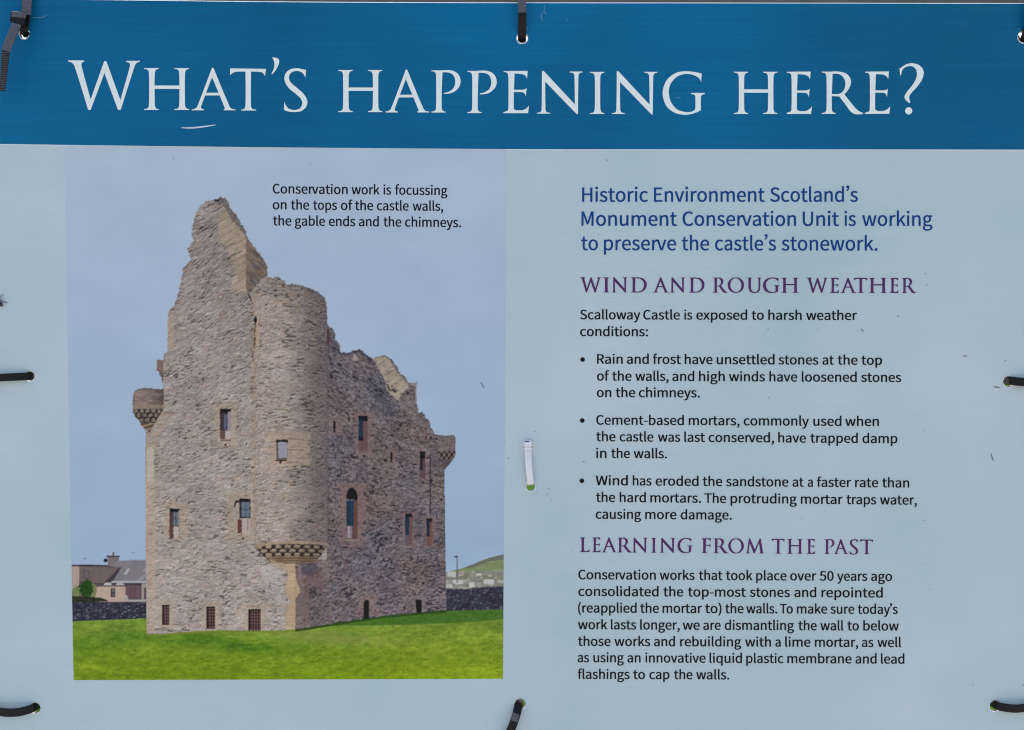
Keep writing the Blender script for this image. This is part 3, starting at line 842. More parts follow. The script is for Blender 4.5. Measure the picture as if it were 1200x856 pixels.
FL = lab[np.clip(((cv - PY0) * 2).astype(int), 0, NH - 1), np.clip(((cu - PX0) * 2).astype(int), 0, NW - 1)]
idx = np.arange((QW + 1) * (QH + 1)).reshape(QH + 1, QW + 1)
QF = np.stack([idx[1:, :-1], idx[1:, 1:], idx[:-1, 1:], idx[:-1, :-1]], -1)
VX = np.stack([(GU - 600) * MM, np.full(GU.shape, -0.00022), ZC + (428 - GV) * MM], -1).reshape(-1, 3)
VC = np.concatenate([GC, np.ones(GC.shape[:2] + (1,))], -1).reshape(-1, 4)

def print_piece(name, labels, parent, label=None):
    fs = QF[np.isin(FL, labels)]
    used, inv = np.unique(fs.ravel(), return_inverse=True)
    me = bpy.data.meshes.new(name)
    me.vertices.add(len(used)); me.loops.add(len(inv)); me.polygons.add(len(fs))
    me.vertices.foreach_set('co', VX[used].ravel())
    me.loops.foreach_set('vertex_index', inv.astype(np.int32))
    me.polygons.foreach_set('loop_start', (np.arange(len(fs)) * 4).astype(np.int32))
    me.update(calc_edges=True)
    ca = me.color_attributes.new('ink', 'FLOAT_COLOR', 'POINT')
    ca.data.foreach_set('color', VC[used].ravel().astype(np.float32))
    me.materials.append(M_PHOTO)
    o = bpy.data.objects.new(name, me)
    COL.objects.link(o)
    o.parent = parent
    o.matrix_parent_inverse = sign.matrix_world.inverted() if parent is sign else Matrix.Identity(4)
    if label: o['label'] = label
    return o
bpy.context.view_layer.update()
pic = print_piece('castle_photograph', [0], sign, 'printed photograph of a ruined stone castle under a blue sky')
bpy.context.view_layer.update()
for nm, ls, lb in (('printed_castle', [1], None), ('printed_lawn', [2], None), ('printed_field_wall', [3], None), ('printed_field_wall', [4], None),
                   ('printed_house', [5], None), ('printed_hill', [6], None), ('printed_street_lamp', [7], None)):
    print_piece(nm, ls, pic, lb)
SANS_DATA = """
(118|84,-69 19,9 -25,53 -14,57 -5,59 5,59 14,57 25,52 -19,9 -28,-54 -18,-58 -6,-65 6,-65 18,-59
)118|35,-69 27,54 18,59 6,65 -6,65 -18,58 -27,54 -20,-9 25,-52 15,-57 5,-59 -5,-59 -15,-57 -25,-53
,97|26,-67 28,18 17,25 6,31 -3,20 -9,13 -15,4 -12,-3 -8,-7 -4,-12 4,-12 8,-8 12,-3 4,1 -5,-20 -12,-16 -18,-12
-121|16,86 90,0 0,24 -90,0
.97|49,-5 11,4 9,8 3,13 -3,12 -9,9 -11,3 -12,-3 -8,-9 -3,-12 3,-13 8,-8
0194|97,-5 33,9 26,25 16,41 5,59 -5,58 -16,42 -26,24 -33,8 -33,-8 -25,-24 -16,-42 -5,-58 5,-59 16,-41 25,-25|97,21 -20,7 -15,19 -10,34 -4,48 4,48 10,34 15,19 20,6 20,-6 16,-19 10,-34 3,-48 -3,-48 -10,-34 -16,-19
5194|92,-5 31,6 27,17 19,28 7,37 -6,37 -17,26 -25,14 -30,5 -14,-1 -12,-3 -12,-6 7,74 96,0 0,28 -124,0 -9,-120 17,-11 14,8 14,5 15,2 22,-4 17,-11 10,-19 4,-24 -4,-26 -12,-19 -17,-12 -21,-4 -27,4 -20,11 -16,13 -17,-21 21,-16 26,-13
:97|49,137 11,3 9,8 3,13 -3,13 -9,8 -11,4 -12,-4 -8,-8 -3,-13 3,-13 8,-8|49,-5 11,4 9,8 3,13 -3,12 -9,9 -11,3 -12,-3 -8,-9 -3,-12 3,-13 8,-8
C223|132,-5 31,5 26,12 22,20 -18,21 -17,-16 -20,-10 -23,-3 -33,7 -25,21 -16,33 -5,44 5,43 17,33 25,21 33,7 21,-3 17,-9 15,-12 17,21 -17,15 -24,12 -29,4 -31,-4 -27,-12 -23,-19 -18,-26 -11,-33 -4,-39 4,-39 11,-32 17,-26 23,-20 26,-12
E206|35,0 152,0 0,28 -119,0 0,93 97,0 0,28 -97,0 0,80 115,0 0,28 -148,0
H255|35,0 33,0 0,121 119,0 0,-121 33,0 0,257 -33,0 0,-108 -119,0 0,108 -33,0
M284|35,0 29,0 0,142 -4,76 2,0 20,-59 49,-133 22,0 48,133 21,59 1,0 -4,-76 0,-142 30,0 0,257 -39,0 -49,-138 -18,-53 -1,0 -19,53 -49,138 -39,0
R222|68,135 0,95 43,0 26,-2 20,-8 12,-14 4,-21 -4,-22 -12,-16 -20,-9 -26,-3|176,0 37,0 -66,112 24,10 18,15 12,21 4,27 -6,34 -19,22 -28,12 -36,4 -81,0 0,-257 33,0 0,109 46,0
S209|106,-5 37,6 27,16 18,23 6,28 -4,25 -12,19 -16,14 -21,11 -37,16 -20,9 -16,13 -6,21 6,19 16,13 26,5 22,-3 19,-8 17,-13 17,21 -21,16 -25,11 -29,4 -33,-5 -25,-14 -17,-21 -6,-28 5,-24 12,-19 17,-13 18,-10 37,-16 22,-10 15,-14 6,-22 -4,-17 -11,-13 -16,-8 -23,-3 -26,4 -24,11 -21,17 -19,-23 25,-20 30,-13
T210|89,0 32,0 0,229 78,0 0,28 -188,0 0,-28 78,0
U252|126,-5 25,3 22,8 19,14 14,21 9,28 3,37 0,151 -31,0 0,-152 -4,-39 -13,-25 -20,-13 -24,-4 -23,4 -19,13 -13,25 -4,39 0,152 -33,0 0,-151 3,-37 10,-28 14,-21 18,-14 22,-8
W307|63,0 39,0 38,155 13,58 1,0 13,-58 39,-155 39,0 53,257 -31,0 -28,-140 -14,-83 -2,0 -18,83 -36,140 -29,0 -36,-140 -18,-83 -1,0 -16,83 -27,140 -33,0
a197|76,-5 23,4 21,10 19,14 1,0 3,-23 26,0 0,117 -4,32 -11,25 -21,15 -30,6 -29,-4 -25,-9 -20,-12 12,-22 17,10 19,7 21,3 19,-4 12,-10 7,-16 1,-18 -52,-9 -36,-14 -21,-20 -7,-28 4,-23 11,-16 18,-11|85,21 -17,3 -12,10 -5,17 5,17 14,14 27,10 40,7 0,-53 -17,-14 -17,-8
b216|116,-5 31,7 26,20 19,33 7,43 -5,40 -15,31 -24,19 -32,7 -21,-4 -20,-9 -19,-14 1,34 0,77 -32,0 0,-279 26,0 3,20 1,0 17,-13 19,-9|111,22 -14,2 -16,6 -17,12 0,100 18,14 17,9 16,3 23,-5 16,-14 9,-22 2,-29 -4,-32 -11,-24 -18,-14
c179|107,-5 22,3 21,9 19,12 -14,22 -13,-10 -15,-6 -17,-3 -24,5 -19,15 -12,23 -4,30 5,30 12,23 19,15 24,5 14,-2 12,-6 12,-8 16,21 -15,11 -18,8 -22,3 -35,-7 -29,-19 -20,-32 -8,-42 7,-42 19,-31 28,-20
d217|97,-5 22,4 19,10 17,13 1,0 3,-22 26,0 0,279 -32,0 0,-73 1,-33 -16,12 -17,7 -20,3 -31,-7 -27,-20 -18,-31 -6,-42 5,-42 16,-32 25,-19|104,22 -22,5 -17,15 -10,23 -4,30 5,30 12,23 17,15 21,5 16,-2 15,-6 16,-12 0,-100 -16,-14 -16,-9
e194|109,-5 24,3 21,7 18,10 -12,21 -14,-8 -16,-5 -17,-2 -25,5 -20,13 -13,21 -5,28 128,0 1,18 -5,37 -14,28 -24,18 -33,6 -31,-7 -28,-20 -19,-31 -7,-42 7,-42 20,-31 29,-20|49,110 7,25 12,19 17,12 19,3 20,-3 15,-12 9,-18 3,-26
f114|12,164 25,0 0,-164 32,0 0,164 41,0 0,26 -41,0 0,30 3,21 9,12 15,5 22,-6 7,25 -10,3 -11,2 -11,1 -25,-4 -17,-13 -10,-19 -4,-26 0,-31 -25,-2
g197|96,-88 40,6 30,14 20,21 7,25 -5,21 -12,14 -21,8 -29,2 -37,0 -20,3 -10,7 -3,11 1,9 5,8 6,6 9,-4 9,-2 10,-1 27,5 22,13 15,21 6,27 -2,16 -6,13 -8,11 39,0 0,24 -66,0 -27,5 -27,-5 -23,-13 -15,-22 -6,-28 4,-21 9,-17 12,-13 0,-1 -10,-9 -8,-12 -3,-15 2,-13 6,-11 9,-7 0,-2 -15,-12 -10,-15 -3,-16 6,-21 16,-16 25,-10|96,82 -20,5 -15,16 -5,24 5,24 15,15 20,6 21,-6 14,-15 6,-24 -6,-24 -15,-16|101,-65 -30,4 -19,11 -6,18 2,11 6,11 11,10 25,-3 33,0 21,-2 13,-8 4,-14 -7,-19 -21,-14
h213|32,0 32,0 0,138 18,16 16,10 18,3 17,-3 11,-9 6,-16 2,-23 0,-116 32,0 0,120 -3,32 -11,24 -18,14 -26,5 -24,-4 -21,-12 -18,-16 1,39 0,77 -32,0
i96|32,0 32,0 0,190 -32,0|48,229 11,3 8,7 3,12 -3,11 -8,7 -11,2 -11,-2 -7,-7 -3,-11 3,-12 7,-7
k193|32,0 32,0 0,50 35,42 56,-92 35,0 -72,113 63,77 -35,0 -81,-100 -1,0 0,189 -32,0
l99|66,-5 18,3 -4,25 -7,-1 -4,1 -3,5 -2,8 0,243 -32,0 0,-241 4,-23 11,-15
m324|32,0 32,0 0,138 17,16 16,10 15,3 16,-3 11,-9 6,-16 2,-23 0,-116 32,0 0,138 17,16 16,10 15,3 16,-3 11,-9 6,-16 3,-23 0,-116 31,0 0,120 -3,32 -11,24 -18,14 -25,5 -22,-5 -21,-12 -20,-19 -10,19 -18,13 -25,4 -21,-4 -20,-12 -18,-17 -4,28 -26,0
n214|32,0 32,0 0,138 18,16 16,10 18,3 17,-3 11,-9 6,-16 2,-23 0,-116 32,0 0,120 -3,32 -11,24 -18,14 -26,5 -24,-4 -21,-12 -19,-17 -4,28 -26,0
o212|106,-5 33,7 28,20 20,31 7,42 -7,42 -20,32 -28,19 -33,7 -33,-7 -28,-19 -20,-32 -7,-42 7,-42 20,-31 28,-20|106,22 -22,5 -18,15 -11,23 -4,30 4,30 11,23 18,15 22,5 23,-5 17,-15 11,-23 4,-30 -4,-30 -11,-23 -17,-15
p217|32,-80 32,0 0,64 -1,34 18,-13 17,-7 18,-3 31,7 26,20 19,33 7,43 -5,40 -15,31 -24,19 -32,7 -22,-4 -20,-10 -19,-13 -4,22 -26,0|111,22 -14,2 -16,6 -17,12 0,100 18,14 17,9 16,3 23,-5 16,-14 9,-22 2,-29 -4,-32 -11,-24 -18,-14
q217|153,-80 32,0 0,270 -26,0 -3,-18 -1,0 -16,13 -18,7 -20,3 -31,-7 -27,-20 -18,-31 -6,-42 5,-42 16,-32 25,-19 32,-7 21,4 20,9 16,14 -1,-35|104,22 -22,5 -17,15 -10,23 -4,30 5,30 12,23 17,15 21,5 16,-2 15,-6 16,-12 0,-100 -16,-14 -16,-9
r136|32,0 32,0 0,122 15,26 16,14 17,4 19,-3 6,28 -21,4 -20,-5 -18,-14 -16,-21 -4,35 -26,0
s164|82,-5 30,5 21,12 13,18 5,22 -5,23 -14,15 -18,11 -21,9 -20,8 -15,10 -6,15 4,13 12,10 20,4 15,-2 14,-6 14,-9 15,20 -16,11 -20,8 -23,3 -28,-4 -20,-12 -13,-17 -4,-21 5,-21 12,-15 18,-11 20,-8 21,-8 16,-12 6,-16 -4,-15 -12,-11 -21,-4 -21,3 -18,8 -17,12 -16,-21 20,-14 25,-9
t132|92,-5 12,1 12,3 11,3 -6,25 -22,-6 -17,5 -10,12 -2,20 0,106 51,0 0,26 -51,0 0,54 -27,0 -3,-54 -31,-2 0,-24 29,0 0,-105 3,-26 9,-20 16,-13
u213|88,-5 24,5 20,12 19,18 1,0 2,-30 27,0 0,190 -32,0 0,-135 -17,-18 -17,-11 -18,-3 -16,3 -11,9 -6,16 -2,23 0,116 -33,0 0,-120 4,-32 11,-24 18,-14
v182|73,0 38,0 67,190 -32,0 -36,-108 -17,-56 -2,0 -17,56 -36,108 -33,0
w281|62,0 37,0 27,102 13,55 2,0 13,-54 27,-103 39,0 52,190 -31,0 -28,-110 -11,-53 -2,0 -13,53 -30,110 -31,0 -30,-110 -13,-53 -1,0 -12,53 -28,110 -33,0
x174|5,0 34,0 25,44 20,34 1,0 21,-34 28,-44 35,0 -63,96 58,94 -33,0 -24,-42 -16,-31 -2,0 -19,31 -25,42 -35,0 58,-91
y182|35,-82 26,5 19,14 15,21 11,26 72,206 -31,0 -35,-105 -15,-54 -2,0 -19,54 -38,105 -33,0 76,-190 -4,-15 -10,-21 -14,-14 -19,-6 -15,3 -6,-25
’350|17,210 7,-14 21,15 17,22 6,29 -4,17 -10,12 -14,4 -13,-3 -8,-9 -3,-11 3,-11 8,-8 12,-3 9,3 -4,-16 -11,-15
"""
# ------------------------------------------------------------------ lettering
def smooth_loop(spec):
    """points (x, y) are corners, (x, y, 1) lie on a smooth curve"""
    n = len(spec)
    out = []
    for i in range(n):
        p0, p1, p2, p3 = spec[i - 1], spec[i], spec[(i + 1) % n], spec[(i + 2) % n]
        out.append((p1[0], p1[1]))
        s1, s2 = len(p1) > 2, len(p2) > 2
        if not (s1 or s2):
            continue
        a = Vector(p1[:2]); b = Vector(p2[:2])
        m1 = (b - Vector(p0[:2])) * 0.5 if s1 else None
        m2 = (Vector(p3[:2]) - a) * 0.5 if s2 else None
        d = (b - a).length
        if m1 is not None and m1.length > d: m1 = m1.normalized() * d
        if m2 is not None and m2.length > d: m2 = m2.normalized() * d
        if m1 is None: m1 = (b - a) * 1.5 - m2 * 0.5
        if m2 is None: m2 = (b - a) * 1.5 - m1 * 0.5
        for k in range(1, 6):
            t = k / 6
            h = (2*t**3-3*t*t+1)*a + (t**3-2*t*t+t)*m1 + (-2*t**3+3*t*t)*b + (t**3-t*t)*m2
            out.append((h.x, h.y))
    return out

def stem(l, r, el=11, er=9, top=True, bot=True, etl=None, etr=None):
    etl = el if etl is None else etl
    etr = er if etr is None else etr
    q = []
    q += [(l - el, 0), (l - el, 2.2), (l - 3, 4, 1), (l, 11, 1)]
    q += [(l + .6, 50, 1)]
    q += [(l, 89, 1), (l - 3, 96, 1), (l - etl, 98), (l - etl, 100)] if top else [(l, 100)]
    q += [(r + etr, 100), (r + etr, 98), (r + 3, 96, 1), (r, 89, 1)] if top else [(r, 100)]
    q += [(r - .6, 50, 1), (r, 11, 1), (r + 3, 4, 1), (r + er, 2.2), (r + er, 0)]
    return q

def stem_l(l, r, el=11, er=9):      # serif only to the left at the top (B, D, E, F, P, R)
    return [(l - el, 0), (l - el, 2.2), (l - 3, 4, 1), (l, 11, 1), (l + .6, 50, 1), (l, 89, 1), (l - 3, 96, 1), (l - el, 98),
            (l - el, 100), (r + 2, 100), (r, 50), (r, 11, 1), (r + 3, 4, 1), (r + er, 2.2), (r + er, 0)]

E_TOP = [(15, 100.3), (57.8, 100.5), (56, 81.5), (52, 89, 1), (43, 93, 1), (22, 94.5), (15, 94.5)]
E_MID = [(20, 56), (44.5, 55.7, 1), (52.2, 57.5, 1), (55.2, 60.5), (54.2, 50, 1), (53.4, 39.2), (50.4, 46.8, 1), (44.5, 49.8, 1), (20, 50.3)]
E_BOT = [(0, 0), (0, 2.2), (15, 8), (24.7, 9.8, 1), (30.5, 7, 1), (45.8, 7.3, 1), (55, 12, 1), (61, 18.5), (58.5, 0)]
SERIF = {
 'H': [stem(11.5, 25), stem(80.5, 94), [(20, 58.5), (85, 58.2), (85, 50.3), (20, 50.4)]],
 'I': [stem(11, 24)],
 'A': [[(0, 0), (0, 2), (7.6, 4, 1), (12.7, 8.5, 1), (46.8, 98), (48, 101.5), (51.4, 101.5), (90.8, 7.6, 1), (96.7, 3, 1), (104, 2), (104, 0),
        (75.8, 0), (75.8, 2.2), (78.6, 4.4, 1), (77.6, 8, 1), (48.3, 79), (21.8, 8.5, 1), (23.4, 4, 1), (29.3, 2), (29.3, 0)],
       [(27, 42), (68, 42), (69.5, 35.6), (26, 35.6)]],
 'T': [stem(37.3, 50.8, 10, 12, top=False), [(1.2, 100.8), (86, 99.6), (84, 81.5), (80.6, 88, 1), (74, 92, 1), (52, 93.2), (36, 93.2),
        (14, 92.4, 1), (6, 89, 1), (1, 84)]],
 "'": [[(0.6, 127), (9.3, 126.4, 1), (17, 122, 1), (16.8, 112, 1), (9.3, 97, 1), (0.6, 87), (-1, 89), (5, 101.5, 1), (5.8, 116, 1)]],
 'S': [[(53.3, 97.7), (51.9, 79), (49, 85.5, 1), (41.7, 92.8, 1), (29.6, 95.2, 1), (17.5, 90.7, 1), (12.8, 79.7, 1), (17, 68, 1), (31.6, 55, 1),
        (47.5, 40.6, 1), (56.2, 24.6, 1), (53.9, 10, 1), (41.7, -.6, 1), (22.9, -3, 1), (7, -.5, 1), (0.6, 3), (2, 21.7), (5.5, 13, 1),
        (12.8, 5, 1), (25.8, 2, 1), (38.8, 5.8, 1), (44.5, 17.4, 1), (40.5, 29.4, 1), (27.2, 42, 1), (11.3, 55.5, 1), (2, 74.4, 1), (5.5, 90.5, 1),
        (17, 99.4, 1), (31.6, 101.8, 1), (43.2, 99.8, 1)]],
 'W': [[(0, 101), (0, 98.8), (7.6, 96, 1), (13, 89.6, 1), (40.9, -.3), (46, -.3), (73.9, 75), (101.7, -.3), (107, -.3), (135.9, 90, 1),
        (140, 96, 1), (146, 97.7), (146, 100), (118.5, 100), (118.5, 97.7), (125, 95.3, 1), (126, 89.5, 1), (106.5, 20), (77.8, 99.5), (73.5, 99.5),
        (46, 21), (27.2, 90, 1), (28.3, 96, 1), (33, 98.8), (33, 101)]],
 'P': [stem_l(11.2, 24.7), [(20, 100), (47, 100.2, 1), (62.5, 92.6, 1), (69.5, 77, 1), (65.8, 60.5, 1), (50.5, 47.3, 1), (29.6, 44.4),
        (30, 46.6), (41.5, 49.5, 1), (53, 58.5, 1), (57, 74, 1), (52, 89, 1), (40.3, 95, 1), (20, 95)]],
 'R': [stem_l(11.2, 24.2), [(20, 100), (42, 100.2, 1), (60.7, 94, 1), (69.8, 78.6, 1), (65.5, 60.7, 1), (54, 46.6), (75, 20, 1), (86.9, 8, 1),
        (98.8, 2.2), (98.8, -.3), (79.8, -.6, 1), (67.9, 7, 1), (58.3, 20, 1), (42, 41.2), (20, 42.4), (20, 47.6), (42, 47.6, 1),
        (53, 57, 1), (56.5, 74, 1), (50.5, 88, 1), (39.3, 94.6, 1), (20, 94.6)]],
 'E': [stem_l(11.5, 24.7), E_TOP, E_MID, E_BOT],
 'F': [stem_l(11.5, 24.7), E_TOP, E_MID],
 'L': [stem(11.5, 24.7), E_BOT],
 'N': [[(0, 0), (0, 2), (8, 3.8, 1), (10.6, 10, 1), (11.5, 92), (11.5, 101.5), (15.5, 101.5), (89.6, 22), (88.5, 90, 1), (85.5, 96, 1), (77, 98),
        (77, 100), (108, 100), (108, 98), (101, 96, 1), (98.3, 90, 1), (96.9, -1), (94, -1), (19.2, 76), (20, 10, 1), (22.8, 3.8, 1), (31, 2), (31, 0)]],
 'G': [[(92.8, 96.3), (91.4, 74), (88, 82.8, 1), (77, 91, 1), (56.9, 95.2, 1), (34.5, 88.5, 1), (18.8, 70.4, 1), (15, 50.3, 1), (20.6, 27.3, 1),
        (35.6, 10.4, 1), (57, 4.3, 1), (71.3, 6.3, 1), (77.4, 12, 1), (78, 24, 1), (77.6, 41.7, 1), (75.6, 45.4, 1), (67.8, 47.6), (67.8, 50),
        (100, 50), (100, 47.6), (93, 44.6, 1), (90.8, 40.2, 1), (90.8, 8.6), (71.3, 0.6, 1), (51, -1.9, 1), (28, 3.4, 1), (9.5, 18.7, 1),
        (0.9, 43, 1), (2.9, 64.6, 1), (13.8, 84.8, 1), (33.4, 98, 1), (54, 101.6, 1), (74, 99.9, 1)]],
 '?': [[(0, 107), (15.5, 117, 1), (29.8, 120, 1), (46.4, 115.6, 1), (57, 102.4, 1), (54.8, 84.5, 1), (42.9, 65.5, 1), (28.6, 50, 1), (23.2, 40.5, 1),
        (25.8, 27.6), (23.8, 25.7), (14.3, 33.3, 1), (12, 41.7, 1), (17.9, 52.4, 1), (32, 70, 1), (40.5, 87, 1), (40.3, 102.4, 1), (33.3, 111.2, 1),
        (22.6, 113.4, 1), (11.4, 109, 1), (6, 101.2, 1), (4, 91), (1.7, 91.7)], circle(21.9, 7.2, 8.6, 20)],
 'D': [stem_l(11.2, 24.7, er=0), [(20, 100), (45, 100, 1), (75, 93, 1), (95, 72, 1), (99, 48, 1), (92, 25, 1), (70, 5, 1), (45, 0, 1), (20, 0),
        (20, 6), (45, 6, 1), (68, 13, 1), (81, 30, 1), (84.5, 48, 1), (81, 70, 1), (66, 87, 1), (45, 94, 1), (20, 94)]],
 'U': [[(0, 100), (0, 98), (8, 96, 1), (10.5, 90, 1), (10.5, 35, 1), (18, 12, 1), (33, 0.4, 1), (50, -2, 1), (70, 2, 1), (83, 15, 1), (87, 35, 1),
        (87.5, 90, 1), (90, 96, 1), (98, 98), (98, 100), (68, 100), (68, 98), (76, 96, 1), (79, 90, 1), (79, 35, 1), (74, 16, 1), (63, 7, 1),
        (50, 4.5, 1), (36, 8.6, 1), (26.6, 19, 1), (24, 38, 1), (24, 90, 1), (26.5, 96, 1), (34, 98), (34, 100)]],
 'M': [[(0, 0), (0, 2), (8, 4, 1), (11, 10, 1), (23, 96), (24, 102), (28, 102), (64, 23), (99, 102), (103, 102), (118, 10, 1), (121, 4, 1),
        (128, 2), (128, 0), (94, 0), (94, 2), (101, 4, 1), (103.6, 10, 1), (93.5, 77), (61, -1), (58, -1), (27, 77), (18.5, 10, 1), (20.5, 4, 1),
        (29, 2), (29, 0)]],
}
def ell(cx, cy, rx, ry, rot, n=40):
    c, s = math.cos(rot), math.sin(rot)
    return [(cx + rx*math.cos(a)*c - ry*math.sin(a)*s, cy + rx*math.cos(a)*s + ry*math.sin(a)*c) for a in [2*math.pi*i/n for i in range(n)]]

def serif_glyph(ch, bold):
    key = (ch, bold)
    if key in CACHE:
        return CACHE[key]
    if ch == 'O':
        base = [[ell(54, 50, 54, 52, 0), ell(54, 50, 39.5, 46.5, 0.12)]]
    else:
        base = [[smooth_loop(l)] if ch != '?' or len(l[0]) > 9 else [l] for l in SERIF[ch]]
        base = [[smooth_loop(l)] for l in SERIF[ch]]
    gr = []
    for g in base:
        for dx in ((-bold, 0.013, bold) if bold else (0.0,)):
            gr.append([[(x + dx, y + dx * 0.13) for x, y in lp] for lp in g])
    pts, tri = fill2d(gr)
    used = sorted({i for t in tri for i in t})
    mp = {o: n for n, o in enumerate(used)}
    r = ([pts[i] for i in used], [tuple(mp[i] for i in t) for t in tri])
    CACHE[key] = r
    return r
CACHE = {}

SANS = {}
for line in SANS_DATA.strip().split('\n'):
    ch = line[0]
    bits = line[1:].split('|')
    loops = []
    for b in bits[1:]:
        x = y = 0
        lp = []
        for t in b.split(' '):
            dx, dy = t.split(',')
            x += int(dx); y += int(dy)
            lp.append((float(x), float(y)))
        loops.append(lp)
    SANS[ch] = (int(bits[0]), loops)
SANS['’'] = (84, [[(x - min(p[0] for l in SANS['’'][1] for p in l) + 20, y) for x, y in lp] for lp in SANS['’'][1]])

def sans_glyph(ch, bx, by):
    key = (ch, bx, by)
    if key in CACHE:
        return CACHE[key]
    gr = []
    for sx, sy in ((-1, -1), (1, 1.01), (-1.02, 1), (1.01, -1), (0.003, 0.002)):
        gr.append([[(x + sx * bx, y + sy * by) for x, y in lp] for lp in SANS[ch][1]])
    pts, tri = fill2d(gr)
    used = sorted({i for t in tri for i in t})
    mp = {o: n for n, o in enumerate(used)}
    r = ([pts[i] for i in used], [tuple(mp[i] for i in t) for t in tri])
    CACHE[key] = r
    return r

KERN = {'rv': -22, 'fi': -4, 'rt': -8, 'To': -22, 'y’': -14, 'ra': -4, 'wa': -3, 'we': -3, 'y.': -12}

def text_line(name, base, words, size, bx, by, mat, label=None, d=0.00030, parent=sign):
    """words: (text, u0, u1); base: ((u, v), (u, v)) two points of the baseline; size = x-height in units"""
    k = size / 190.0
    (ua, va), (ub, vb) = base
    V, F = [], []
    for w, u0, u1 in words:
        x = 0.0
        gl = []
        for i, ch in enumerate(w):
            if i and w[i-1:i+1] in KERN:
                x += KERN[w[i-1:i+1]]
            pts, tri = sans_glyph(ch, bx, by)
            gl.append((x, pts, tri))
            x += SANS[ch][0]
        mn = min(q[0] + x_ for x_, pts, _ in gl for q in pts)
        mx = max(q[0] + x_ for x_, pts, _ in gl for q in pts)
        kx = (u1 - u0) / (mx - mn)
        for x_, pts, tri in gl:
            s = len(V)
            for px_, py_ in pts:
                u = u0 + (px_ + x_ - mn) * kx
                v = va + (vb - va) * (u - ua) / (ub - ua) - py_ * k
                V.append(P(u, v, d))
            F += [(s + t[2], s + t[1], s + t[0]) for t in tri]
    o = mesh_ob(name, V, F, mat, parent)
    if label:
        o['label'] = label
    return o

def serif_run(name, letters, cap, bold, mat, base=None, label=None, d=0.00030):
    """letters: (char, u0, u1[, baseline v])"""
    V, F = [], []
    for it in letters:
        ch, u0, u1 = it[:3]
        if len(it) > 3:
            vb_ = it[3]
        else:
            (ua, va), (ub, vb) = base
            vb_ = va + (vb - va) * ((u0 + u1) / 2 - ua) / (ub - ua)
        cp = it[4] if len(it) > 4 else cap
        pts, tri = serif_glyph(ch, bold)
        mn = min(p[0] for p in pts); mx = max(p[0] for p in pts)
        kx = (u1 - u0) / (mx - mn)
        s = len(V)
        V += [P(u0 + (x - mn) * kx, vb_ - y * cp / 100.0, d) for x, y in pts]
        F += [(s + t[2], s + t[1], s + t[0]) for t in tri]
    o = mesh_ob(name, V, F, mat, sign)
    if label:
        o['label'] = label
    return o

serif_run('title_word', [('W', 80, 164, 129, 57.3), ('H', 169, 221.7, 129.2), ('A', 224.9, 276.1, 129.6), ('T', 269.8, 311.7, 129.9),
    ("'", 318.2, 327.3, 130), ('S', 332.7, 360.3, 130.2)], 49.0, 0, M_LETTER, label='white title word WHAT\'S in Roman capitals')
serif_run('title_word', [('H', 396.5, 448.1, 131.7), ('A', 451.9, 503.1, 132.1), ('P', 505.6, 539.8, 132.2), ('P', 547.8, 582.1, 132.8),
    ('E', 590, 620, 133), ('N', 629.4, 682.7, 133.5), ('I', 691.2, 708.2, 133.9), ('N', 717, 770.3, 133.9), ('G', 776.5, 825.8, 133.9)],
    49.3, 0, M_LETTER, label='white title word HAPPENING in Roman capitals')
serif_run('title_word', [('H', 860, 910.9, 133.9), ('E', 921.7, 951.5, 133.9), ('R', 962.9, 1011.3, 133.8), ('E', 1013.4, 1043.1, 133.8),
    ('?', 1053.9, 1082.3, 133.8)], 49.4, 0, M_LETTER, label='white title word HERE? in Roman capitals')
serif_run('heading', [('W', 679.7, 704.6), ('I', 706.6, 714), ('N', 716.7, 735.4), ('D', 739.2, 757.9), ('A', 765, 784), ('N', 785, 803),
    ('D', 807.4, 825.5), ('R', 835.4, 852.4), ('O', 852.6, 871.9), ('U', 875.2, 892.7), ('G', 894, 913.6), ('H', 915.5, 935.5), ('W', 945, 970),
    ('E', 972.5, 983.2), ('A', 984.7, 1003.4), ('T', 1000.6, 1016.5), ('H', 1018, 1038.9), ('E', 1042.6, 1052.9), ('R', 1056.6, 1073.5)],
    17.6, 1.9, M_PURPLE_INK, base=((690, 342.9), (1070, 343.7)), label='purple heading WIND AND ROUGH WEATHER')
serif_run('heading', [('L', 679.2, 691.1), ('E', 693.8, 703.9), ('A', 704.8, 723.2), ('R', 723.4, 740.8), ('N', 740.6, 758.9), ('I', 762.8, 769.2),
    ('N', 773, 791.4), ('G', 793.8, 811.5), ('F', 821.8, 833.2), ('R', 835.9, 853.3), ('O', 853.3, 871.7), ('M', 873.5, 895.6),
    ('T', 904.2, 919.4), ('H', 922.2, 940.5), ('E', 945.1, 955.2), ('P', 965.8, 977.8), ('A', 976.8, 994.2), ('S', 995.5, 1005.6), ('T', 1007.8, 1023)],
    17.2, 1.9, M_PURPLE_INK, base=((685, 647.2), (1015, 649.7)), label='purple heading LEARNING FROM THE PAST')

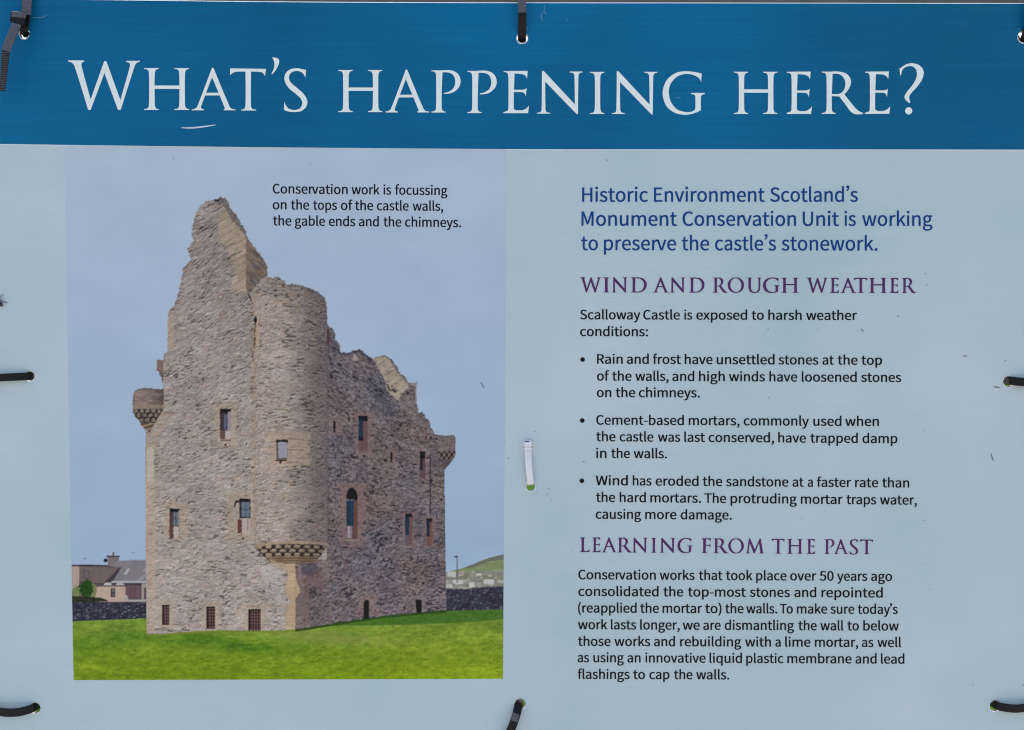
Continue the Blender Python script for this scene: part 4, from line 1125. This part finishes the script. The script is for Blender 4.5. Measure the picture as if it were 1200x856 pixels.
BX, BY = 6.8, 3.0
XI, XB, XCAP = 12.2, 8.1, 8.2
text_line('caption_line', ((330, 227), (520, 229)), [('Conservation', 319.6, 407.6), ('work', 412, 445), ('is', 449.4, 458.4), ('focussing', 463, 524.4)], XCAP, BX, BY, M_BLACK_INK)
text_line('caption_line', ((330, 245.7), (515, 247.4)), [('on', 319.6, 336), ('the', 341, 362.4), ('tops', 367, 395), ('of', 399.4, 413.4), ('the', 416, 437.4), ('castle', 441.6, 479), ('walls,', 483.6, 519.4)], XCAP, BX, BY, M_BLACK_INK)
text_line('caption_line', ((330, 264.5), (535, 266.5)), [('the', 320, 341.6), ('gable', 345.6, 381), ('ends', 385.4, 416.4), ('and', 420.6, 444), ('the', 449.4, 470.4), ('chimneys.', 474.6, 540.4)], XCAP, BX, BY, M_BLACK_INK)
IB = (4.5, 2.0)
text_line('intro_line', ((682, 236.7), (1005, 236.7)), [('Historic', 682.1, 759.3), ('Environment', 766.3, 896.1), ('Scotland’s', 902.4, 1005.2)], XI, *IB, M_NAVY_INK)
text_line('intro_line', ((682, 264.8), (1092, 265)), [('Monument', 681.4, 793.2), ('Conservation', 799.8, 932.8), ('Unit', 940.5, 983), ('is', 989.6, 1002.8), ('working', 1010.2, 1092.7)], XI, *IB, M_NAVY_INK)
text_line('intro_line', ((682, 293.4), (1028, 293.9)), [('to', 681, 700.8), ('preserve', 707.6, 792.3), ('the', 798.9, 831), ('castle’s', 837.8, 909.3), ('stonework.', 915.8, 1028.2)], XI, *IB, M_NAVY_INK)
BODY = [
 (374.4, 375.4, [('Scalloway', 679.7, 750.4), ('Castle', 753.7, 796.7), ('is', 801.8, 811.1), ('exposed', 815.8, 875.6), ('to', 880.7, 895), ('harsh', 900.2, 939.4), ('weather', 944.5, 1004.3)]),
 (394.1, 395, [('conditions:', 679.7, 759.3)]),
 (426.3, 427.8, [('Rain', 699.5, 729.8), ('and', 734.5, 760.3), ('frost', 765, 798), ('have', 802.3, 835), ('unsettled', 839.7, 907.7), ('stones', 912.1, 958.9), ('at', 963.6, 977.2), ('the', 981.5, 1004.9), ('top', 1009.3, 1033.6)]),
 (446.1, 447.9, [('of', 699.5, 713.9), ('the', 717.3, 740.1), ('walls,', 744.4, 783.5), ('and', 787.8, 813.6), ('high', 819, 849.4), ('winds', 854.1, 896.4), ('have', 901.5, 934.2), ('loosened', 939.4, 1003.9), ('stones', 1009, 1056)]),
 (465.5, 466.6, [('on', 699.3, 716.4), ('the', 721.4, 744.4), ('chimneys.', 748.5, 820.1)]),
 (497.7, 499.6, [('Cement-based', 698.6, 801.4), ('mortars,', 807, 866.6), ('commonly', 871.3, 947.9), ('used', 952.9, 986), ('when', 990.3, 1029.9)]),
 (517.1, 519.6, [('the', 698.6, 721.4), ('castle', 726.1, 765.7), ('was', 770.9, 797.1), ('last', 801.8, 826.1), ('conserved,', 830.2, 907.1), ('have', 911.8, 944.5), ('trapped', 949.5, 1005.2), ('damp', 1010.5, 1051.6)]),
 (536.7, 538.5, [('in', 698.6, 710.7), ('the', 716.2, 738.2), ('walls.', 742.5, 781.6)]),
 (568.5, 571.4, [('Wind', 698, 735.8), ('has', 741.4, 763.5), ('eroded', 768.1, 818.6), ('the', 823.3, 846.3), ('sandstone', 850.7, 923.9), ('at', 928.6, 941.7), ('a', 946.4, 952.5), ('faster', 957.2, 997.4), ('rate', 1001.9, 1029), ('than', 1033.6, 1065.4)]),
 (588.1, 591.4, [('the', 698.4, 720.8), ('hard', 726.1, 756.9), ('mortars.', 762, 821.4), ('The', 825.5, 850.9), ('protruding', 856, 933.6), ('mortar', 938.3, 987.5), ('traps', 991.8, 1026.7), ('water,', 1031, 1074.4)]),
 (607.9, 610.4, [('causing', 698, 751.3), ('more', 756, 792.8), ('damage.', 797.5, 857.5)]),
 (679, 681, [('Conservation', 677.7, 768.6), ('works', 773, 813.9), ('that', 818.9, 846.6), ('took', 850.6, 881.8), ('place', 886, 921.6), ('over', 925.8, 956.6), ('50', 960.3, 976.8), ('years', 980.8, 1016.2), ('ago', 1020.6, 1045.4)]),
 (698.5, 700.4, [('consolidated', 677.7, 771.8), ('the', 777.3, 800.7), ('top-most', 806, 874), ('stones', 878.6, 925.5), ('and', 930.8, 956.5), ('repointed', 962.5, 1034.4)]),
 (717.9, 719.6, [('(reapplied', 677.3, 746.1), ('the', 750.1, 772.1), ('mortar', 776.3, 822.7), ('to)', 826.2, 845.5), ('the', 849.7, 871.3), ('walls.', 874.4, 910.8), ('To', 913.9, 929.1), ('make', 933.7, 969.3), ('sure', 973.1, 1001), ('today’s', 1005, 1052)]),
 (737.5, 739.1, [('work', 677.3, 711.8), ('lasts', 715.8, 745.5), ('longer,', 750.1, 796.5), ('we', 799.8, 820), ('are', 824, 844.5), ('dismantling', 849.1, 930.4), ('the', 935.4, 957), ('wall', 961.2, 988.2), ('to', 992.8, 1006.5), ('below', 1011.5, 1053.3)]),
 (757.0, 758.4, [('those', 677.3, 715.5), ('works', 720, 762), ('and', 766.3, 791), ('rebuilding', 796.9, 868.6), ('with', 873, 903.5), ('a', 908.4, 914.8), ('lime', 920, 949.7), ('mortar,', 954.8, 1005.6), ('as', 1009.8, 1023.4), ('well', 1028, 1056)]),
 (776.1, 777.8, [('as', 677, 690.2), ('using', 695.3, 731), ('an', 735.1, 750.7), ('innovative', 756.2, 826.8), ('liquid', 831.3, 869.5), ('plastic', 874.4, 918.1), ('membrane', 922.5, 997.9), ('and', 1002.3, 1027.2), ('lead', 1032.2, 1059.7)]),
 (795.6, 797.0, [('flashings', 677, 737.8), ('to', 741.9, 755.8), ('cap', 760.8, 784.6), ('the', 789.7, 811.5), ('walls.', 815.8, 854.6)]),
]
for va, vb, words in BODY:
    text_line('text_line', ((680, va), (1050, vb)), words, XB, BX, BY, M_BLACK_INK)
for u, v in ((682.7, 421.6), (682.3, 493), (681.8, 563.6)):
    layer('bullet_point', circle(u, v, 2.75, 16), [], 0.00030, M_BLACK_INK)
# ------------------------------------------------------------------ cable ties
def ribbon(name, path, width, thick, mat, parent, taper=None, wdir=None):
    """flat strap with rounded edges along path [(u, v, d)], width across the sign plane"""
    pts = [Vector(P(*p)) for p in path]
    fine = []
    for i in range(len(pts) - 1):
        p0 = pts[max(0, i - 1)]; p1 = pts[i]; p2 = pts[i + 1]; p3 = pts[min(len(pts) - 1, i + 2)]
        for k in range(6):
            t = k / 6
            fine.append(0.5 * ((2 * p1) + (p2 - p0) * t + (2*p0 - 5*p1 + 4*p2 - p3) * t*t + (-p0 + 3*p1 - 3*p2 + p3) * t**3))
    fine.append(pts[-1])
    V, F = [], []
    n = len(fine)
    prof = [(-.5, -.25), (-.42, -.5), (.42, -.5), (.5, -.25), (.5, .25), (.42, .5), (-.42, .5), (-.5, .25)]
    for i, p in enumerate(fine):
        t = (fine[min(n - 1, i + 1)] - fine[max(0, i - 1)]).normalized()
        if wdir is not None:
            w = Vector(wdir)
        else:
            tp = Vector((t.x, 0, t.z))
            w = Vector((0, 1, 0)).cross(tp)
            if w.length < .05:
                w = last
        w = (w - t * w.dot(t)).normalized()
        last = w
        nrm = t.cross(w).normalized()
        f = 1.0 if taper is None else 1 + (taper - 1) * i / (n - 1)
        for a, b in prof:
            V.append(p + w * a * width * MM * f + nrm * b * thick * MM)
    for i in range(n - 1):
        for k in range(8):
            F.append((i*8 + k, i*8 + (k+1) % 8, i*8 + 8 + (k+1) % 8, i*8 + 8 + k))
    F.append(tuple(range(7, -1, -1))); F.append(tuple(range((n-1)*8, n*8)))
    return mesh_ob(name, V, F, mat, parent, smooth=False)

def boxm(name, c, size, mat, parent, rot=0.0, bev=.12, slot_shade=False):
    """bevelled block: c = (u, v, d), size = (du, dv, dd) in units"""
    V, F = [], []
    hx, hy, hz = [s / 2 for s in size]
    b = min(hx, hy) * bev * 2
    ring = [(-hx + b, -hy), (hx - b, -hy), (hx, -hy + b), (hx, hy - b), (hx - b, hy), (-hx + b, hy), (-hx, hy - b), (-hx, -hy + b)]
    cr, sr = math.cos(rot), math.sin(rot)
    for dz, sc_ in ((-hz, 1), (hz - b, 1), (hz, 1 - b / hx * .8)):
        for x, y in ring:
            x, y = x * sc_, y * sc_
            V.append(P(c[0] + x * cr - y * sr, c[1] + x * sr + y * cr, (c[2] / MM + dz) * MM))
    for r in range(2):
        for k in range(8):
            F.append((r*8 + k, r*8 + (k+1) % 8, r*8 + 8 + (k+1) % 8, r*8 + 8 + k))
    F.append(tuple(range(7, -1, -1)))
    F.append(tuple(range(16, 24)))
    return mesh_ob(name, V, F, mat, parent)

# steel rail the sign hangs on, behind its upper edge
rail = None
def tube(name, a, b, r, mat, parent=None, n=20):
    a, b = Vector(a), Vector(b)
    t = (b - a).normalized()
    x = t.orthogonal().normalized(); y = t.cross(x)
    V = [q + (x * math.cos(2*math.pi*k/n) + y * math.sin(2*math.pi*k/n)) * r for q in (a, b) for k in range(n)]
    F = [(k, (k+1) % n, n + (k+1) % n, n + k) for k in range(n)] + [tuple(range(n-1, -1, -1)), tuple(range(n, 2*n))]
    return mesh_ob(name, V, F, mat, parent, smooth=True)
rail = thing('fence_rail', P(600, -14, -0.03), 'grey steel rail behind the top edge of the sign, just visible above it', 'rail')
tube('pipe', P(-60, -17, -0.024), P(1260, -13.5, -0.024), 0.0125, M_STEEL, rail)

TG = 'black cable ties holding the sign'
# upper left tie: strap over the edge, locking head, long cut tail
t = thing('cable_tie', P(28.5, 39.5, 0), 'grey-black cable tie with locking head and long bent tail, upper left corner', 'cable tie', TG)
ribbon('strap', [(28.5, 41, -.006), (28.7, 36.3, 0.0006), (31.1, 28.5, 0.003), (33.9, 20.7, 0.0052), (35.1, 4.7, 0.005), (33.1, -9.5, 0.001), (33, -34, -.016), (33, -36, -.034), (32, -16, -.041), (30.5, 10, -.030), (29, 34, -.012), (28.5, 39, -.006)], 10.0, 1.9, M_TIE, t, wdir=(1, 0, -.06))
ribbon('strap_sheen', [(35.4, 21, 0.0068), (36, 11.6, 0.0068), (35.7, 0.8, 0.0052), (34.9, -7.3, 0.0032)], 11.0, .6, M_TIE_SHEEN, t, wdir=(1, 0, -.06))  # light caught by the strap, laid on as a grey strip
boxm('locking_head', (27, 25.4, 0.0074), (16.5, 13.4, 9.0), M_TIE, t, rot=.1)
boxm('slot_shade', (30.2, 31.0, .0112), (15, 7.4, 3.0), M_TIE, t, rot=.1)  # raised black block painted for the dark inside the head's opening
boxm('lit_head_top', (29.8, 23.6, 0.011), (16.8, 6.2, 1.2), M_TIE_SHEEN, t, rot=.1)  # grey plate paints the light on top of the black head
ribbon('tail', [(28.2, 33, 0.011), (27.3, 39.7, 0.0135), (23.5, 52.2, 0.015), (20.1, 63.3, 0.0158), (18.7, 67.4, 0.016)], 10.2, 1.7, M_TIE_SHEEN, t, wdir=(1, 0, -.32))  # upper tail painted grey for the highlight it catches
ribbon('tail', [(18.7, 67.4, 0.016), (16.7, 80.6, 0.015), (14.6, 97.9, 0.014), (12.9, 112.3, 0.0132)], 9.6, 1.6, M_TIE, t, wdir=(1, 0, -.12), taper=.6)
rv, rf_ = [], []
for k in range(22):                       # ladder teeth of the tail
    a = k / 21
    u, v, d = 18.6 - 4.6 * a, 69.5 + 41.5 * a, .0166 - .0030 * a
    w = 4.4 * (1 - .4 * a)
    s = len(rv)
    for du, dv in ((-w, -.55), (w, -.55), (w, .55), (-w, .55)):
        rv.append(P(u + du, v + dv + du * .05, d)); rv.append(P(u + du * .9, v + dv * .5 + du * .05, d + .0007))
    for q in range(4):
        r_ = (q + 1) % 4
        rf_.append((s + 2*q, s + 2*r_, s + 2*r_ + 1, s + 2*q + 1))
    rf_.append((s + 1, s + 3, s + 5, s + 7))
mesh_ob('ladder_teeth', rv, rf_, M_TIE_SHEEN, t)  # highlights on the black teeth painted grey

# upper middle tie
t = thing('cable_tie', P(612, 44, 0), '', 'cable tie', TG)
t['label'] = 'black cable tie, grey in its upper half, at the middle of the top edge'
ribbon('strap', [(611.8, 47, -.008), (611.8, 45, -.0030), (611.8, 38, .0016), (611.9, 30, .0056), (611.9, 19, .0080), (611.7, 8, .0070), (611.5, -2, .0050), (611.5, -14, .001), (611.5, -34, -.016), (611.5, -36, -.034), (611.5, -16, -.041), (611.6, 14, -.030), (611.7, 40, -.014), (611.8, 46, -.008)], 9.6, 1.9, M_TIE, t, wdir=(1, 0, 0))
ribbon('strap_sheen', [(611.9, 19.5, .0091), (611.7, 9, .0082), (611.5, -2, .0061), (611.5, -9, .0042)], 9.3, .5, M_TIE_SHEEN, t, wdir=(1, 0, 0))  # sky reflection on the upper half, painted as a grey strip

# upper right tie
t = thing('cable_tie', P(1200, 43, 0), 'black cable tie in the upper right corner of the blue band', 'cable tie', TG)
ribbon('strap', [(1202, 48, -.008), (1202, 45, -.0030), (1202, 37, .0020), (1203, 28, .0055), (1204, 16, .0070), (1205, 2, .0058), (1206, -14, .001), (1206, -34, -.016), (1206, -36, -.034), (1205, -16, -.041), (1204, 14, -.030), (1202, 40, -.014), (1202, 47, -.008)], 9.6, 1.9, M_TIE, t, wdir=(1, 0, .12))

def side_tie(label, hole, way, pts, w=9.6):
    """tie from a hole to the side edge of the sign and back behind it"""
    hu, hv = hole
    t = thing('cable_tie', P(hu, hv, 0), label, 'cable tie', TG)
    path = [(hu + way * -1.0, hv, -.009), (hu + way * -0.6, hv, -.0030)] + pts
    eu, ev = (-36, pts[-1][1]) if way < 0 else (1238, pts[-1][1])
    path += [(eu, ev, .0012), (eu + way * 4, ev, -.006), (eu, ev, -.0135), (eu - way * 24, ev, -.0150), (hu + way * 10, hv, -.0140), (hu, hv, -.009)]
    ribbon('strap', path, w, 2.0, M_TIE, t, wdir=(0, 0, 1))
    return t
side_tie('nearly straight black cable tie at the left edge, beside the castle picture', (35, 441), -1,
         [(33.5, 441.2, .0022), (27, 441.6, .0044), (16, 442.1, .0052), (2, 442.8, .0050), (-16, 443.2, .0034)], 9.0)
side_tie('sagging black cable tie at the left edge of the sign, below the castle photograph', (40.5, 829), -1,
         [(39.5, 829.2, .0022), (34, 830.4, .0046), (25, 832, .0058), (13, 832.4, .0060), (2, 831.4, .0052), (-14, 829, .0034)], 9.6)
side_tie('black cable tie at the right edge, halfway up the sign', (1183.4, 446.4), 1,
         [(1183.6, 446.4, .0022), (1189, 447.2, .0046), (1198, 447.8, .0056), (1216, 448, .0036)], 9.8)
side_tie('black cable tie at the lower right edge of the sign, lowest on the right side', (1167, 826.5), 1,
         [(1167.4, 826.4, .0022), (1173, 827, .0046), (1184, 827.6, .0060), (1196, 827, .0056), (1214, 825, .0036)], 9.4)

# lower middle tie, runs off down-left round the lower edge
t = thing('cable_tie', P(609, 825, 0), 'black cable tie slanting down from a hole at the middle of the bottom edge', 'cable tie', TG)
ribbon('strap', [(608.6, 822, -.008), (608.2, 824, -.0030), (606.8, 829, .0030), (604.6, 836, .0062), (601, 846, .0072), (596, 858, .0066), (588, 878, .0048), (580, 898, .0032), (576, 911, -.002), (578, 911, -.014), (586, 896, -.0150), (600, 850, -.0140), (608, 826, -.012), (608.6, 823, -.008)], 9.8, 2.0, M_TIE, t, wdir=(1, 0, -.42))
ribbon('strap_sheen', [(605.8, 830.6, .0048), (604.2, 836, .0070), (602.4, 841.4, .0078)], 8.0, .5, M_TIE_SHEEN, t, wdir=(1, 0, -.42))  # short grey strip painting the sheen on the bend

# white tie between two holes
t = thing('cable_tie', P(620, 545, 0), 'white cable tie running straight down between two holes in the middle of the sign', 'cable tie')
ribbon('strap', [(618.6, 522, .0022), (618.6, 529, .0030), (619.2, 540, .0034), (620.2, 553, .0032), (621.2, 563, .0020), (621.4, 567, .0004), (621.5, 568, -.004), (621.5, 567, -.0075), (620, 545, -.0085), (618.6, 524, -.0075), (618.6, 522, -.003)], 7.8, 1.8, M_TIE_WHITE, t, taper=.94, wdir=(1, 0, 0))
boxm('locking_head', (618.6, 520.6, .0030), (10.6, 9.4, 6.5), M_TIE_WHITE, t, bev=.25)
boxm('head_lip', (618.6, 525.4, .0050), (8.8, 3.2, 2.0), M_TIE_WHITE, t, bev=.2)
boxm('pawl_slot_shade', (617.6, 516.9, .0053), (4.6, 1.1, .5), M_TIE, t, bev=.1)  # black block painted for the shade in the slot

# ------------------------------------------------------------------ drilled rims with torn white edges (parts of the sign)
def crescent(name, u, v, r0, r1, a0, a1, seed, mat=M_BURR, d=.00035):
    rr = random.Random(seed)
    n = 26
    V, F = [], []
    for i in range(n + 1):
        t_ = i / n
        a = math.radians(a0 + (a1 - a0) * t_)
        w = math.sin(math.pi * t_) ** .5
        j = 1 + .25 * rr.uniform(-1, 1)
        for r, dd in ((r0, .0001), ((r0 + (r1 - r0) * w * .55), d + .0004), (r0 + (r1 - r0) * w * j, .00016)):
            V.append(P(u + r * math.cos(a), v + r * math.sin(a), dd))
        if i:
            s = (i - 1) * 3
            F += [(s, s + 3, s + 4, s + 1), (s + 1, s + 4, s + 5, s + 2)]
    return mesh_ob(name, V, F, mat, sign)
for i, (k, r0, w, a0, a1) in enumerate((('tl', 6, 1.3, 20, 160), ('tm', 6.3, 1.5, -25, 200), ('tr', 7, 1.2, 60, 200), ('ml', 5.7, .7, -60, 100), ('w2', 5.3, 1.6, -40, 215),
                              ('mr', 6.2, 2.0, 30, 170), ('bl', 6.2, .9, -70, 120), ('bm', 6.2, 1.0, -80, 60), ('br', 6.4, 1.2, 70, 250), ('w1', 6.0, .8, 0, 180))):
    u, v, r = HOLES[k]
    crescent('hole_rim', u, v, r0 - .2, r0 + w, a0, a1, i + 3)

# ------------------------------------------------------------------ insect at the left edge
t = thing('insect', P(0.5, 354, .001), 'small dark insect at the left edge of the sign above the nearly straight black tie', 'insect')
def ellipsoid(name, c, r, mat, parent, rot=0.0):
    V, F = [], []
    nu, nv = 12, 8
    cr, sr = math.cos(rot), math.sin(rot)
    for j in range(nv + 1):
        ph = math.pi * j / nv
        for i in range(nu):
            th_ = 2 * math.pi * i / nu
            x, y, z = r[0] * math.sin(ph) * math.cos(th_), r[1] * math.cos(ph), r[2] * math.sin(ph) * math.sin(th_)
            V.append(P(c[0] + x * cr - y * sr, c[1] + x * sr + y * cr, (c[2] + z) * MM))
    for j in range(nv):
        for i in range(nu):
            F.append((j*nu + i, j*nu + (i+1) % nu, (j+1)*nu + (i+1) % nu, (j+1)*nu + i))
    return mesh_ob(name, V, F, mat, parent, smooth=True)
ellipsoid('abdomen', (1.6, 356.6, 2.2), (2.0, 3.6, 1.7), M_INSECT, t, -.5)
ellipsoid('thorax', (-1.0, 351.2, 2.4), (1.9, 2.4, 1.9), M_INSECT, t, -.4)
ellipsoid('head', (-3.2, 347.8, 2.2), (1.5, 1.4, 1.4), M_INSECT, t)
def bar(name, pts, r, mat, parent):
    V, F = [], []
    pts = [Vector(P(*p)) for p in pts]
    n = 5
    for i, p in enumerate(pts):
        t_ = (pts[min(len(pts)-1, i+1)] - pts[max(0, i-1)]).normalized()
        a = t_.orthogonal().normalized(); b = t_.cross(a)
        for k in range(n):
            V.append(p + (a * math.cos(2*math.pi*k/n) + b * math.sin(2*math.pi*k/n)) * r * MM)
    for i in range(len(pts) - 1):
        for k in range(n):
            F.append((i*n + k, i*n + (k+1) % n, (i+1)*n + (k+1) % n, (i+1)*n + k))
    F += [tuple(range(n-1, -1, -1)), tuple(range(len(V) - n, len(V)))]
    return mesh_ob(name, V, F, mat, parent)
bar('leg', [(0, 350, .0016), (2.2, 347.4, .0022), (4.2, 345.2, .0002)], .42, M_INSECT, t)
bar('leg', [(1, 352.4, .0016), (4.8, 353.6, .0022), (8.4, 355, .0002)], .42, M_INSECT, t)
bar('leg', [(-1, 353, .0016), (-5, 355, .0022), (-8, 357, .0002)], .42, M_INSECT, t)
bar('leg', [(-2, 350, .0016), (-6, 349, .0022), (-9, 347, .0002)], .42, M_INSECT, t)

# ------------------------------------------------------------------ scratches, scuffs, dirt
def stroke(name, pts, w, mat, d=.00042, parent=sign):
    V, F = [], []
    n = len(pts)
    for i, (u, v) in enumerate(pts):
        a = pts[max(0, i-1)]; b = pts[min(n-1, i+1)]
        l = math.hypot(b[0]-a[0], b[1]-a[1]) or 1
        nx, ny = -(b[1]-a[1]) / l, (b[0]-a[0]) / l
        ww = w * (.25 + .75 * math.sin(math.pi * (i + .3) / (n - .4))) / 2
        V += [P(u + nx*ww, v + ny*ww, d), P(u - nx*ww, v - ny*ww, d)]
    F = [(2*i, 2*i+1, 2*i+3, 2*i+2) for i in range(n-1)]
    return mesh_ob(name, V, F, mat, parent)
sc_ = stroke('scratch', [(212.5, 150), (218, 150.3), (226, 150.2), (236, 149.2), (246, 147.8), (253, 146.6)], 1.9, M_SCRATCH)
sc_['label'] = 'bright curved scratch in the blue band under the A of WHAT\'S'
for pts, w in (([(637.5, 6), (638.2, 9), (637.6, 13), (639, 17)], .5), ([(636, 14.4), (638.4, 15.2), (640.4, 17)], .9), ([(634.6, 16), (634.2, 19), (635, 23), (636, 25.5)], .8),
               ([(617.2, 33), (618.4, 35)], 1.2), ([(38, 20.5), (44, 21.5), (50, 21), (55, 18)], .6), ([(1193.4, 35.2), (1195, 33.8)], 1.2), ([(792, 114.5), (798, 115)], .5),
               ([(664, 23.4), (666, 23.6)], .7)):
    stroke('scuff', pts, w, M_SCUFF)
DM = []
rr = random.Random(11)
marks = [([(563.5, 448.5), (565, 451), (567, 454.6)], .9), ([(1128.6, 417.6), (1131, 417.3), (1133, 417.8)], 1.0), ([(1164.5, 453.2), (1168, 454), (1171, 454.6)], 1.1),
         ([(1161, 531.5), (1162, 535), (1164, 540)], .9), ([(1008.6, 385.6), (1010.2, 387.2), (1012, 389)], .8), ([(1177, 422.8), (1179, 423.2)], .9)]
V, F = [], []
for pts, w in marks:
    s = len(V)
    for i, (u, v) in enumerate(pts):
        a = pts[max(0, i-1)]; b = pts[min(len(pts)-1, i+1)]
        l = math.hypot(b[0]-a[0], b[1]-a[1])
        nx, ny = -(b[1]-a[1]) / l * w / 2, (b[0]-a[0]) / l * w / 2
        V += [P(u + nx, v + ny, .0005), P(u - nx, v - ny, .0005)]
    F += [(s + 2*i, s + 2*i+1, s + 2*i+3, s + 2*i+2) for i in range(len(pts)-1)]
spots = [(241, 222.5), (203, 186), (251, 195), (364, 193.6), (712, 188), (1066, 181), (758, 311), (1056, 325), (778, 359.6), (1051, 320), (1078, 333), (592, 517), (596, 537.5), (643, 573), (641.6, 579), (646, 586),
         (718, 411), (1075.6, 486), (1053, 532), (939, 608), (1083, 610), (1084, 661), (900, 466), (627, 506), (671, 645), (1140, 803), (1199, 803), (838, 654), (1052, 371), (875, 532), (964, 270), (701, 275), (839, 222), (1128, 30), (296, 9), (116, 23),
         (1090, 690), (1086, 334), (708, 563), (630, 577), (625, 577), (1082, 505), (690, 509), (684, 541), (1084, 320.6), (958, 387), (900, 386), (240, 10.6), (360, 158), (363, 165), (696, 122), (890, 59), (676, 160), (640, 162)]
for u, v in spots:
    s = len(V)
    r0 = rr.uniform(.35, .8)
    k = 6
    for i in range(k):
        a = 2 * math.pi * i / k
        V.append(P(u + r0 * math.cos(a) * rr.uniform(.7, 1.5), v + r0 * math.sin(a) * rr.uniform(.6, 1), .0005))
    F.append(tuple(range(s, s + k)))
for i in range(170):
    u, v = rr.uniform(5, 1195), rr.uniform(182, 850)
    if 85 < u < 590 and v < 800: continue
    s = len(V); r0 = rr.uniform(.16, .36)
    for q in range(5):
        a = 2 * math.pi * q / 5
        V.append(P(u + r0 * math.cos(a), v + r0 * math.sin(a) * .8, .0005))
    F.append(tuple(range(s, s + 5)))
dirt = mesh_ob('dirt_specks', V, F, M_DIRT, sign)
dirt['kind'] = 'stuff'
